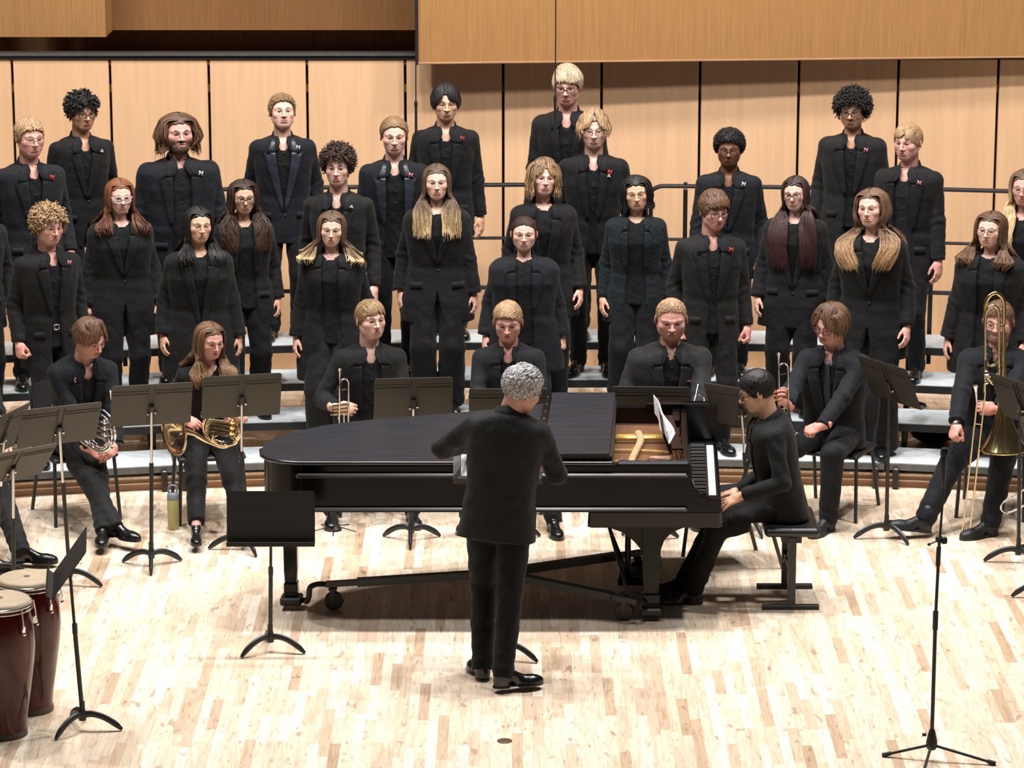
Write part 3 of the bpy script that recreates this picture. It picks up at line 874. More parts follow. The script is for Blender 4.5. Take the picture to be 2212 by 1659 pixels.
    # collar ring round the back of the neck
    if jk and collar:
        rows = []
        for a in np.linspace(-125, 125, 27):
            ar = math.radians(a); cx, cy = math.sin(ar), math.cos(ar)
            zt = .592 - .030 * (1 - math.cos(ar)) ; zl = zt - .042
            r0, r1 = .064, .081
            rows.append([(cx * r0, .012 + cy * r0 * .98, zt), (cx * (r0 + .004), .012 + cy * (r0 + .006), zt + .004), (cx * r1, .012 + cy * (r1 + .004), zl + .01), (cx * (r1 + .006), .012 + cy * (r1 + .012), zl - .012)])
        V, F_ = strip_mesh(rows, .004)
        raw_mesh('collar', frT(V) * s, F_, jmat, jo)
    # shirt
    if jk:
        sw_ = .97 * kw
        tee = sex == 'f'
        def fs(Q):
            q = toT(Q)
            d = torso_sdf(q, T, min(kw, 1.25) * .93, kd * .93, .002, -.10, belly=belly) + .0016 * wob(q, 45, seed + 9)
            nk = rc(q, (0, -.075 if not tee else -.03, .480 if not tee else .495), (0, -.010, .66), .040 if not tee else .062, .058)
            d = smax(d, -nk, .004)
            if not tee:  # stand collar with a small opening in front
                a = np.arctan2(q[:, 0], -(q[:, 1] - .005)); rr = np.sqrt(q[:, 0] ** 2 + (q[:, 1] - .008) ** 2)
                zc = .548 + .022 * np.clip((q[:, 1] + .05) / .1, 0, 1)
                ring = np.maximum(np.abs(rr - .0615) - .0045, np.abs(q[:, 2] - (zc - .03)) - .03)
                ring = np.maximum(ring, .30 + (q[:, 2] - .5) * 3.2 - np.abs(a)) if p.get('openneck', True) else ring
                d = smin(d, ring, .004)
            return d
        gp = np.array([frT([.24 * kw, -.17 * kd - belly, -.12]), frT([-.24 * kw, .17 * kd, -.12]), frT([-.24 * kw, -.17 * kd - belly, -.12]), frT([0, 0, .62]), frT([.22 * kw, -.2, .3]), frT([-.22 * kw, .2, .3])])
        v, q = sdf_mesh(fs, gp.min(0) - .02, gp.max(0) + .02, .0085 if tee else .0066)
        so = raw_mesh('shirt', v * s, q, fabric('tee' if tee else shirt), root)
        if not tee:
            for sd in (1, -1):   # collar points
                drape('collar', [(.562, .036 * sd, .064 * sd), (.545, .026 * sd, .072 * sd), (.520, .022 * sd, .074 * sd), (.495, .030 * sd, .072 * sd), (.472, .044 * sd, .066 * sd), (.455, .056 * sd, .060 * sd)], .006, .006, fabric(shirt), so)
            for zz in (.44, .36, .28, .20):
                if zz < (zbtn + .04 if style == 'closed' else .05): continue
                m = MB(); m.sphere((0, 0, 0), (.0055, .003, .0055), 8, 5)
                y = float(fy_([0.], [zz])[0]) + .014
                raw_mesh('button', frT(np.array([tuple(x) for x in m.V], f32) + V3(0, y, zz)) * s, m.F, M_SOLE, so)
            if 'tie' in extras:
                rows = [(.50, -.010, .010), (.475, -.018, .018), (.455, -.012, .012), (.30, -.024, .024), (.13, -.034, .034)]
                drape('tie', rows, -.004, .008, fabric('satin'), so)
    # ---- trousers
    lr = (.094, .070, .056) if sex == 'm' else (.096, .070 + .02 * wide, .056 + .05 * wide)
    kl = min(1.25, 1 + (jw - 1) * .7)
    def ft(Q):
        q = toT(Q)
        w = .165 * min(kw, 1.2); d = el(q, (0, .01, -.02), (w, .118 * kd, .15)); d = np.minimum(d, torso_sdf(q, T, .93 * min(kw, 1.15), .92 * kd, 0, -.06, belly=belly * .7))
        d = smax(d, q[:, 2] - .10, .01)
        for sd in (1, -1):
            a, k, e = hipj[sd], kn[sd], an[sd]
            u = ((e - k) / np.linalg.norm(e - k)).astype(f32)
            l = smin(rc(Q, a, k, lr[0] * kl, lr[1] * kl), rc(Q, k, e + u * .03, lr[1] * kl, lr[2] * kl), .02)
            h = legs.get(sd, {}).get('hem', hem_leg)
            along = (Q - e) @ u
            l = l + .0035 * wob(Q, 28, seed + sd) + .003 * np.sin(along * 85) * np.clip((along + .2) / .2, 0, 1)
            l = smax(l, along - (.052 - h), .005)
            d = smin(d, l, .02 if not sit else .012)
        if not sit: d = smax(d, -Q[:, 2] + .012, .004)
        return off_seat(d, Q)
    allp = np.array([*kn.values(), *an.values(), *hipj.values(), frT([.2, .1, .12]), frT([-.2, -.1 - belly, .12])])
    lo = allp.min(0) - .14; lo[2] = allp[:, 2].min() - .075
    v, q = sdf_mesh(ft, lo, allp.max(0) + .13, .0105)
    tr = raw_mesh('trousers', v * s, q, fabric(pants), root)
    if 'belt' in extras:
        m = MB()
        for (x, z, w_, h_) in ((0, .017, .034, .006), (0, -.017, .034, .006), (-.016, 0, .006, .034), (.016, 0, .006, .034)): m.box((x, 0, z), (w_, .004, h_))
        y = -.128 * kd
        raw_mesh('belt_buckle', (frT(np.array([tuple(x) for x in m.V], f32) + V3(0, y, .045))) * s, m.F, M_CHROME, tr)
    # ---- shoes
    if visible_legs:
        for sd in (1, -1):
            o = bpy.data.objects.new('shoe' if shoes != 'boot' else 'boot', shoe_mesh('boot' if shoes == 'boot' else 'shoe')); COL.objects.link(o); o.parent = root
            yw, pt = fy[sd]
            # put the sole under the ankle
            Rf = Matrix.Rotation(math.radians(yw), 3, 'Z') @ Matrix.Rotation(math.radians(pt), 3, 'X')
            off = Rf @ Vector((0, .015, .085)) * s
            o.rotation_euler = Rf.to_euler(); o.location = Vector([float(x) * s for x in an[sd]]) - off; o.scale = (s, s, s)
            if shoes == 'women': o.scale = (s * .86, s * .86, s * .9); o.location = Vector([float(x) * s for x in an[sd]]) - Rf @ Vector((0, .012, .078)) * s
    # ---- hair
    hp = dict(hp or {}); V = []; Q_ = []; C_ = []; o = 0
    def addp(v, q, c):
        nonlocal o
        V.append(v); Q_.append(q + o); C_.append(c); o += len(v)
    c0, c1 = HAIR_C[hc]
    capoff = hp.get('cap', .006); lift = hp.get('lift', 0.0)
    fwd_ = hp.get('face', 0.0)
    if hair != 'none':
        fr = V3(p['fw'], 1, 1)
        def fcap(Q):
            q = toH(Q); top = 1 + hp.get('top', 0.0) * np.clip(q[:, 2] / .1, 0, 1)
            d = el(q, HEADC, HEADR * fr + capoff + hp.get('top', 0.0) * V3(.2, .3, 1)) + .0016 * wob(q, hp.get('bf', 120), seed)
            zl = np.interp(q[:, 1], HL_Y, HL_Z) + lift + .004 * np.sin(q[:, 0] * 150 + seed)
            return smax(d, (zl - q[:, 2]) * .75, .006)
        v, q = sdf_mesh(fcap, hc0 - .15, hc0 + .16, .0042)
        t = np.clip(.35 + .35 * wob(toH(v), 90, seed + 1), 0, 1)[:, None]
        addp(v, q, (np.array(c0)[None] * (1 - t) + np.array(c1)[None] * t * (.8 if hp.get('ombre') is None else 0) + (np.array(c0)[None] * t if hp.get('ombre') is not None else 0)).astype(f32))
        N = int(hp.get('n', 330) * 1.6)
        if hair in ('crop', 'curly', 'back'):
            i = np.arange(N * 3) + .5; ph = np.arccos(1 - 2 * i / (N * 3)); th = math.pi * (1 + 5 ** .5) * i
            u = np.stack([np.cos(th) * np.sin(ph), np.sin(th) * np.sin(ph), np.cos(ph)], -1)
            r = HEADC + u * (HEADR * fr + capoff * .5); keep = in_hair(r.astype(f32), lift - .002); r = r[keep]; u = u[keep]
            n = len(r); L = hp.get('len', .045) * rng.uniform(.7, 1.2, n)
            topw = np.clip((u[:, 2] - .0) / .6, 0, 1); L = L * (hp.get('side', .5) + (1 - hp.get('side', .5)) * topw)
            S = 9; pts = np.zeros((n, S, 3)); pos = r.copy()
            px0 = hp.get('part', 0.0); sgn = np.sign(r[:, 0] - px0); sgn[sgn == 0] = 1
            if hair == 'crop':
                fd = hp.get('dir', (0.3, -1.0, 0.0)); dr = np.stack([sgn * fd[0] + hp.get('sweep', 0), np.full(n, fd[1]), np.full(n, fd[2])], -1)
                back = np.clip((r[:, 1] - .02) / .06, 0, 1)[:, None]; dr = dr * (1 - back) + np.array([0, .5, -1.0]) * back
                side = np.clip((np.abs(u[:, 0]) - .75) / .2, 0, 1)[:, None]; dr = dr * (1 - side) + np.array([0, .25, -1.0]) * side
            elif hair == 'back': dr = np.stack([sgn * .25, np.full(n, 1.0), np.full(n, -.15)], -1)
            else: dr = rng.normal(0, 1, (n, 3))
            dr /= np.linalg.norm(dr, axis=1, keepdims=True); dr = dr + u * hp.get('lift_dir', .35) + rng.normal(0, hp.get('mess', .18), (n, 3))
            ax1 = np.cross(u, dr); ax1 /= np.maximum(np.linalg.norm(ax1, axis=1, keepdims=True), 1e-6)
            ca = hp.get('curl', 0.0); cf = hp.get('cf', 2.2); pha = rng.uniform(0, 6.28, n)[:, None]
            for k in range(S):
                pts[:, k] = pos
                dd = dr + np.array([0, 0, -1.0]) * hp.get('grav', .12) * k
                dd /= np.linalg.norm(dd, axis=1, keepdims=True)
                pos = pos + dd * (L / (S - 1))[:, None]
                rel = (pos - HEADC) / (HEADR * fr + capoff + .002); qn = np.linalg.norm(rel, axis=1)
                inside = qn < 1
                pos[inside] = (HEADC + rel / qn[:, None] * (HEADR * fr + capoff + .002))[inside]
                hug = hp.get('hug', 1.07 if hair != 'curly' else 1.3)
                far_ = qn > hug
                pos[far_] = (HEADC + rel / qn[:, None] * hug * (HEADR * fr + capoff + .002))[far_]
            if ca > 0:
                tt = np.linspace(0, 1, S)[None, :, None]
                pts = pts + ca * tt ** .5 * (ax1[:, None] * np.sin(tt * cf * 6.28 + pha[:, None]) + u[:, None] * (np.cos(tt * cf * 6.28 + pha[:, None]) * .8 + .5))
            wd = np.full(n, hp.get('w', .0052) * .78) * rng.uniform(.7, 1.3, n)
            v, q, c = lock_mesh(frH(pts.reshape(-1, 3)).reshape(n, S, 3), wd, wd * .5, frH(HEADC), c0, c1, rng)
            addp(v, q, c)
        if hair == 'fall' or hp.get('fall'):
            f = hp.get('fall', {}) if hair != 'fall' else hp
            n = int(f.get('n', 210) * 1.7); part = f.get('part', 0.0); th0 = f.get('th0', 50.0)
            sg = np.where(rng.random(n) < .5 + part * 3, -1.0, 1.0); phi = rng.random(n) ** .9
            th = np.radians(th0 + (178 - th0) * phi)
            yroot = -.070 + .16 * phi
            rel = np.array([(part + .0) * np.ones(n), (yroot - HEADC[1]) / HEADR[1], np.zeros(n)]).T
            zz = np.sqrt(np.clip(1 - (part / HEADR[0]) ** 2 - rel[:, 1] ** 2, .02, 1))
            vol = f.get('vol', .012)
            rr = rng.uniform(.25, 1.0, n); o_ = vol * rr
            w0 = np.stack([part + sg * .003, yroot, HEADC[2] + (HEADR[2] + capoff + .004) * zz], -1)
            def lvl(z, ex, thx=None):
                tt = th if thx is None else thx
                k = np.sqrt(np.clip(1 - ((z - HEADC[2]) / (HEADR[2] * 1.0)) ** 2, .0, 1)) if z > HEADC[2] else 1.0
                return np.stack([sg * np.sin(tt) * ((HEADR[0] * p['fw'] + .004) * k + o_ + ex), HEADC[1] - np.cos(tt) * ((HEADR[1] + .002) * k + o_ + ex), np.full(n, z)], -1)
            mid = (w0 + lvl(.095, .004)) / 2; mid = HEADC + (mid - HEADC) * 1.07
            W = [w0, mid, lvl(.085, .004), lvl(.035, .006), lvl(-.02, f.get('ear', .006))]
            Lr = f.get('end', -.12); rag = rng.normal(0, f.get('rag', .02), n)
            zend = Lr + rag
            if Lr < -.06: W.append(lvl(-.075, f.get('nk', .002)))
            if Lr < -.14:
                fb = f.get('fb', .6)    # how much falls in front of the shoulders
                front = th < math.radians(60 + 110 * fb)
                xo = sg * (.040 + .115 * rng.random(n) ** .8 * np.where(front, 1, .9) + f.get('spread', 0.0))
                yf = np.where(front, -.045 - .05 * rr, .07 + .03 * rr)
                W.append(np.stack([sg * (.072 + .03 * rr) * .6 + xo * .4, np.where(front, -.015 - .03 * rr, .06 + .02 * rr), np.full(n, -.125)], -1))
                W.append(np.stack([xo * 1.05, yf, np.full(n, -.19)], -1))
                m2 = (np.minimum(zend, -.2) - .19) / 2
                W.append(np.stack([xo * 1.1, yf - np.where(front, .035, -.02), m2], -1))
                W.append(np.stack([xo * (1.05 + f.get('flick', 0.0)), yf - np.where(front, .045, -.02), np.minimum(zend, -.2)], -1))
            elif Lr < -.06:
                b = lvl(-.075, f.get('flick', .0) + .006); b[:, 2] = zend; W.append(b)
            else:
                b = lvl(-.02, f.get('flick', 0.0)); b[:, 2] = zend; W[-1] = b
            if f.get('swoop'):   # curtain fringe that crosses the brow
                msk = phi < f.get('swoopf', .25)
                for k in range(2, len(W)):
                    W[k][msk, 1] -= .012
            W = np.stack(W, 1); K = W.shape[1]
            S = f.get('S', 20); tt = np.linspace(0, K - 1.001, S); pts = np.zeros((n, S, 3))
            for a_, t_ in enumerate(tt):
                i = int(t_); u_ = t_ - i; g_ = lambda j: W[:, max(0, min(K - 1, j))]
                A, B_, C2, D_ = g_(i - 1), g_(i), g_(i + 1), g_(i + 2)
                pts[:, a_] = .5 * ((2 * B_) + (C2 - A) * u_ + (2 * A - 5 * B_ + 4 * C2 - D_) * u_ ** 2 + (3 * B_ - A - 3 * C2 + D_) * u_ ** 3)
            wv = f.get('wave', .004); wf = f.get('wf', 2.5); tl = np.linspace(0, 1, S)[None, :]
            pha = rng.uniform(0, f.get('phr', 2.5), n)[:, None]; amp = wv * np.clip((tl - .3) / .4, 0, 1)
            pts[:, :, 0] += amp * np.sin(tl * wf * 6.28 + pha) * sg[:, None]; pts[:, :, 1] += amp * .7 * np.cos(tl * wf * 6.28 + pha)
            X = frH(pts.reshape(-1, 3)); q = toT(X)
            dt = tz(q); mask = (dt < .012)   # keep locks outside the clothes
            # push outwards along the gradient
            for _ in range(2):
                e_ = .004; g0 = tz(q)
                gr = np.stack([tz(q + V3(*[e_ if a == b else 0 for b in range(3)])) - g0 for a in range(3)], -1) / e_
                gr /= np.maximum(np.linalg.norm(gr, axis=1, keepdims=True), 1e-6)
                pen = np.clip(.010 - g0, 0, .12)[:, None]; q = q + gr * pen
            X = frT(q)
            # keep off the face: push sideways
            h = toH(X); fm_ = (h[:, 1] < -.035) & (h[:, 2] < .055) & (h[:, 2] > -.13) & (np.abs(h[:, 0]) < f.get('faceclear', .058))
            if not f.get('overface'):
                h[fm_, 0] = np.sign(h[fm_, 0]) * f.get('faceclear', .058); X = frH(h)
            wd = np.full(n, f.get('w', .0075) * .72) * rng.uniform(.6, 1.3, n)
            v, q, c = lock_mesh(X.reshape(n, S, 3), wd, wd * .45, frH(V3(0, .02, -.05)), c0, c1 if f.get('ombre') is None else c1, rng)
            if f.get('ombre') is not None:
                zt = np.tile(np.repeat(np.linspace(0, 1, S), 5), n); k = np.clip((zt - f['ombre']) / .25, 0, 1)[:, None]
                br = np.repeat(np.clip(rng.normal(1, .18, n), .6, 1.5), S * 5)[:, None]
                c = (np.array(c0) * (1 - k) + np.array(c1) * k) * br
            addp(v, q, c)
        if hp.get('fringe'):   # locks that drop over the brow
            f = hp['fringe']; n = int(f.get('n', 60) * 1.6); xs = rng.uniform(-.062, .062, n) * p['fw']
            S = 8; pts = np.zeros((n, S, 3)); L0 = f.get('z', .03); swp = f.get('sweep', 0.0)
            for k in range(S):
                t = k / (S - 1); ang = .15 + t * f.get('arc', 1.15)
                # arc over the brow from the crown
                yy = HEADC[1] - (HEADR[1] + capoff + .007) * np.sin(ang) * np.sqrt(np.clip(1 - (xs / .085) ** 2, .2, 1)); zz = HEADC[2] + (HEADR[2] + capoff + .008 + f.get('puff', .006)) * np.cos(ang) * np.sqrt(np.clip(1 - (xs / .1) ** 2, .2, 1))
                pts[:, k] = np.stack([xs + swp * t * .05 + f.get('split', 0) * np.sign(xs - f.get('part', 0)) * t * t * .03, yy, zz], -1)
            end = L0 + rng.normal(0, .006, n) + f.get('split', 0) * -.6 * np.abs(xs)
            t = np.linspace(0, 1, S)[None]; sc_ = (pts[:, 0, 2] - end)[:, None] / np.maximum(pts[:, :1, 2] - pts[:, -1:, 2], 1e-4)
            pts[:, :, 2] = pts[:, :1, 2] - (pts[:, :1, 2] - pts[:, :, 2]) * sc_
            pts += f.get('wave', .002) * np.stack([np.sin(t * 9 + rng.uniform(0, 6, n)[:, None]), np.cos(t * 8 + rng.uniform(0, 6, n)[:, None]), 0 * pts[:, :, 0]], -1)
            wd = np.full(n, f.get('w', .0065) * .75) * rng.uniform(.6, 1.2, n)
            v, q, c = lock_mesh(frH(pts.reshape(-1, 3)).reshape(n, S, 3), wd, wd * .5, frH(HEADC), c0, c1, rng)
            addp(v, q, c)
        raw_mesh('hair', np.concatenate(V) * s, np.concatenate(Q_), M_HAIR, root, colors=np.concatenate(C_))
    # ---- glasses
    if glasses:
        kind, shape = glasses if isinstance(glasses, tuple) else (glasses, 'rect')
        m = MB(); w_, h_ = (.0255, .0180) if shape == 'rect' else (.0225, .0215); pw = 3.2 if shape == 'rect' else 2.1
        if shape == 'big': w_, h_, pw = .0275, .0235, 2.6
        rim = .0025 if kind != 'wire' else .0014
        if kind == 'clear': rim = .0030
        ln_ = []
        for sd in (1, -1):
            ring = []
            for a in np.linspace(0, 2 * math.pi, 21)[:-1]:
                ca, sa = math.cos(a), math.sin(a)
                x = w_ * np.sign(ca) * abs(ca) ** (2 / pw); z = h_ * np.sign(sa) * abs(sa) ** (2 / pw)
                ring.append((sd * .0325 * p['fw'] + x, -.1045 + .5 * (abs(sd * .0325 + x)) ** 2 * 9, -.002 + z))
            m.tube(ring, rim, 6, closed=True); ln_.append(ring)
            m.tube([(sd * (.0325 * p['fw'] + w_), -.092, .006), (sd * .073 * p['fw'], -.075, .006), (sd * .079 * p['fw'], .0, .004)], rim, 6)
        m.tube([(-.009, -.106, .002), (0, -.109, .004), (.009, -.106, .002)], rim, 6)
        g = raw_mesh('glasses', frH(np.array([tuple(x) for x in m.V], f32)) * s, m.F, M_GFRAME[kind], root)
        for ring in ln_:
            cen = np.mean(ring, 0); vv = [tuple(cen)] + ring; fs_ = [[0, 1 + k, 1 + (k + 1) % 20] for k in range(20)]
            raw_mesh('lens', frH(np.array(vv, f32)) * s, fs_, M_LENS, g)
    # ---- pins
    for (kind, x, z) in pins:
        mt = {'red': M_RED, 'pink': M_PINK, 'white': M_WHITE, 'gold': M_GOLD, 'small': M_WHITE}[kind]
        m = MB(); y = float(fy_([x], [z], .014)[0]); sz = .024 if kind not in ('gold', 'small') else .016
        if kind == 'gold':
            m.tube([(0, 0, .02), (-.004, -.002, .005), (.004, 0, -.006), (.012, 0, -.012)], .004, 6); m.sphere((.006, 0, -.008), .007, 8, 6)
        elif kind == 'small':
            m.sphere((0, 0, .006), .006, 8, 6); m.sphere((-.006, 0, -.004), .005, 8, 6); m.sphere((.006, 0, -.004), .005, 8, 6)
        else:
            # small enamel emblem: a bold block capital N with serifs
            for (cx, cz, w_, h_) in ((-.40, 0, .24, 1.0), (.40, 0, .24, 1.0), (-.46, .47, .46, .14), (-.40, -.47, .48, .14), (.40, .47, .48, .14), (.44, -.47, .40, .14)):
                m.box((cx * sz, 0, cz * sz), (w_ * sz, .004, h_ * sz))
            m.box((0, 0, 0), (.24 * sz, .0042, 1.18 * sz), rot=(0, math.radians(-38), 0))
        vv = (np.array([tuple(q_) for q_ in m.V], f32)) @ roty(.2).T + V3(x, y, z)
        raw_mesh('lapel_pin', frT(vv) * s, m.F, mt, jo)
    if 'pendant' in extras or 'cross' in extras:
        m = MB(); pts = []
        for a in np.linspace(-100, 100, 21):
            ar = math.radians(a); pts.append((math.sin(ar) * .060, .0 - math.cos(ar) * .075, .548 - .055 * math.cos(ar)))
        m.tube(pts, .0009, 5)
        if 'pendant' in extras: m.sphere((0, -.088, .480), (.011, .004, .011), 12, 8)
        else: m.box((0, -.088, .472), (.005, .003, .026)); m.box((0, -.088, .476), (.017, .003, .005))
        raw_mesh('necklace', frT(np.array([tuple(x) for x in m.V], f32)) * s, m.F, M_CHROME, root)
    if 'earring' in extras:
        m = MB()
        for sd in (1, -1): m.sphere((sd * .080 * p['fw'], .008, -.042), .0055, 8, 6)
        raw_mesh('earrings', frH(np.array([tuple(x) for x in m.V], f32)) * s, m.F, M_GOLD, body)
    for w_ in extras:
        if isinstance(w_, tuple) and w_[0] == 'watch':
            sd = w_[1]; fd = J['hf'][sd][0]; m = MB(); m.lathe([(.030, -.012), (.033, -.010), (.033, .010), (.030, .012)], 20, frame(tuple(wr_[sd] + V3(*(fd * .012))), tuple(fd)), close=False)
            raw_mesh('wristwatch', np.array([tuple(x) for x in m.V], f32) * s, m.F, M_CHROME if w_[2] == 'chrome' else M_SOLE, root)
    J['root'] = root; J['s'] = s; J['frT'] = frT
    J['world'] = lambda q: Vector(loc) + Matrix.Rotation(math.radians(yaw), 3, 'Z') @ (Vector([float(x) for x in q]) * s)
    return J
# ------------------------------------------------------------------ the hall
M_FLOOR = wood_floor()
M_STEP = veneer('step_oak', (0.36, 0.20, 0.11), 0.12, 3, 30)
M_MAPLE = veneer('maple_veneer', (0.72, 0.455, 0.265), 0.05, 26, 1.1)
M_OAK = veneer('oak_veneer', (0.36, 0.185, 0.070), 0.10, 90, 3.0, 0.4)
M_TRIM = pm('pale_trim', (0.62, 0.52, 0.38), rough=0.5)
M_BLACK = pm('black_paint', (0.012, 0.011, 0.011), rough=0.5, var=0.1)
M_DARKGAP = pm('dark_gap', (0.008, 0.005, 0.004), rough=0.9)
M_TREAD = pm('grey_tread', (0.52, 0.57, 0.60), rough=0.5, var=0.16, scale=14, stretch=(1, 3, 1))
M_RAIL = pm('rail_black', (0.014, 0.013, 0.013), rough=0.35)
M_ALU = pm('grey_metal', (0.16, 0.17, 0.17), rough=0.35, metal=0.6)

RX, RR, RY0 = 0.35, 17.0, 21.86          # curvature of the choir risers
RC = RY0 - RR
def arcY(x, r): return RC + math.sqrt(max(r * r - (x - RX) ** 2, 1))
TREAD_Z = [0.180, 0.355, 0.530, 0.710]
ROW = 0.455

m = MB(); m.box((0, 16.5, -0.05), (16, 17.6, 0.1)); m.build('floor', M_FLOOR); tag(bpy.data.objects['floor'], kind='structure')
# low curved step behind the players and the platform on it
ZP = 0.105
def arc_poly(r, x0, x1, n=40):
    return [(x0 + (x1 - x0) * i / n, arcY(x0 + (x1 - x0) * i / n, r)) for i in range(n + 1)]
xa, xb = -8.0, 8.0
m = MB(); front = arc_poly(RR + 0.03, xa, xb); m.prism(front + [(xb, 25.1), (xa, 25.1)], 0.0, ZP - 0.018)
o = m.build('trim_1', M_STEP); tag(o, kind='structure')
m = MB(); front = arc_poly(RR + 0.005, xa, xb); m.prism(front + [(xb, 25.1), (xa, 25.1)], ZP - 0.018, ZP)
o = m.build('floor_platform', M_FLOOR); tag(o, kind='structure')
m = MB()
fr = arc_poly(RR + 0.018, xa, xb)
m.tube([(x, y - 0.004, 0.052) for x, y in fr], 0.005, 6); o = m.build('trim_2', M_TRIM); tag(o, kind='structure')

# back wall of tall maple shell panels with dark gaps
WY = 24.42
xe_ = P(901, 120, 24.0).x
m = MB(); m.box(((xe_ - 8.1) / 2, WY + 0.16, 1.33), (xe_ + 8.1, 0.1, 2.47)); m.box(((xe_ + 8.1) / 2, WY + 0.16, 1.55), (8.1 - xe_, 0.1, 2.9)); wall = m.build('wall_back', M_DARKGAP); tag(wall, kind='structure')
gaps = [-396, -183, 30, 240.5, 453, 664.5, 876, 1087, 1299, 1511, 1724, 1938, 2153, 2366, 2579]
ztopL = P(400, 129, WY).z
for i in range(len(gaps) - 1):
    x0 = P(gaps[i], 300, WY).x + 0.010; x1 = P(gaps[i + 1], 300, WY).x - 0.010
    zt = ztopL
    m = MB(); m.box(((x0 + x1) / 2, WY + 0.05, (ZP + zt) / 2), (x1 - x0, 0.06, zt - ZP), bev=0.004)
    m.build('panel', M_MAPLE, wall)
m = MB(); m.box((0, WY - 0.0, ZP + 0.03), (16, 0.03, 0.06)); o = m.build('baseboard_back', M_TRIM); tag(o, kind='structure')
xe = xe_
m = MB(); m.box(((xe - 8.1) / 2, WY + 0.075, ztopL + 0.024), (xe + 8.1, 0.14, 0.05), bev=0.006)
m.cur = 1; m.box(((xe - 8.1) / 2, WY + 0.002, ztopL + 0.038), (xe + 8.1, 0.02, 0.018)); o = m.build('trim_3', [M_BLACK, M_ALU]); tag(o, kind='structure')
# timber fascias higher up
def slab(name, px0, px1, pyb, Y0, Y1, th, ztop, mat_):
    a = P(px0, pyb[0], Y0); b = P(px1, pyb[1], Y1)
    m = MB()
    vs = [(a.x, Y0, a.z), (b.x, Y1, b.z), (b.x, Y1 + th, b.z), (a.x, Y0 + th, a.z), (a.x, Y0, ztop), (b.x, Y1, ztop), (b.x, Y1 + th, ztop), (a.x, Y0 + th, ztop)]
    m.add(vs, [(0, 3, 2, 1), (4, 5, 6, 7), (0, 1, 5, 4), (1, 2, 6, 5), (2, 3, 7, 6), (3, 0, 4, 7)])
    o = m.build(name, mat_); tag(o, kind='structure'); return o
slab('wall_fascia_right', 904, 2500, (137, 120), 24.16, 24.31, 0.06, 5.4, M_OAK)
m = MB(); a = P(904, 137, 24.16); m.box((a.x - 0.012, 24.22, a.z + 1.4), (0.02, 0.16, 2.82)); tag(m.build('trim_4', M_DARKGAP), kind='structure')
a0 = P(903, 139, 24.15); a1 = P(2500, 122, 24.30)
m = MB(); m.tube([(a0.x, 24.155, a0.z + .006), (a1.x, 24.305, a1.z + .006)], 0.008, 6); tag(m.build('trim_5', M_STEP), kind='structure')
slab('wall_upper_left', -300, 229, (80, 80), 24.75, 24.75, 0.4, 5.4, M_OAK)
slab('wall_upper_middle', 228, 1000, (65, 65), 25.5, 25.5, 0.3, 5.4, veneer('oak_shaded', (0.23, 0.115, 0.045), 0.10, 90, 3.0))  # same oak as its neighbours, recess shade put into a darker colour
m = MB(); m.box((-2.0, 26.3, 3.4), (12.4, 0.1, 4.4)); tag(m.build('wall_rear', veneer('dark_oak', (0.20, 0.10, 0.045), 0.15, 55, 2.0)), kind='structure')
m = MB(); m.box((-2.0, 25.4, 2.40), (12.4, 1.8, 0.06)); tag(m.build('trim_6', M_OAK), kind='structure')
# small cover plate let into the floor
g = G(1090, 1601)
m = MB(); m.lathe([(0, 0), (0.040, 0), (0.040, 0.003), (0.033, 0.005), (0, 0.005)], 28); o = m.build('floor_plate', pm('brown_plate', (0.10, 0.055, 0.03), rough=0.4), loc=(g.x, g.y, 0.0005))
tag(o, 'small round brown cover plate let into the bare stage floor', 'floor plate')

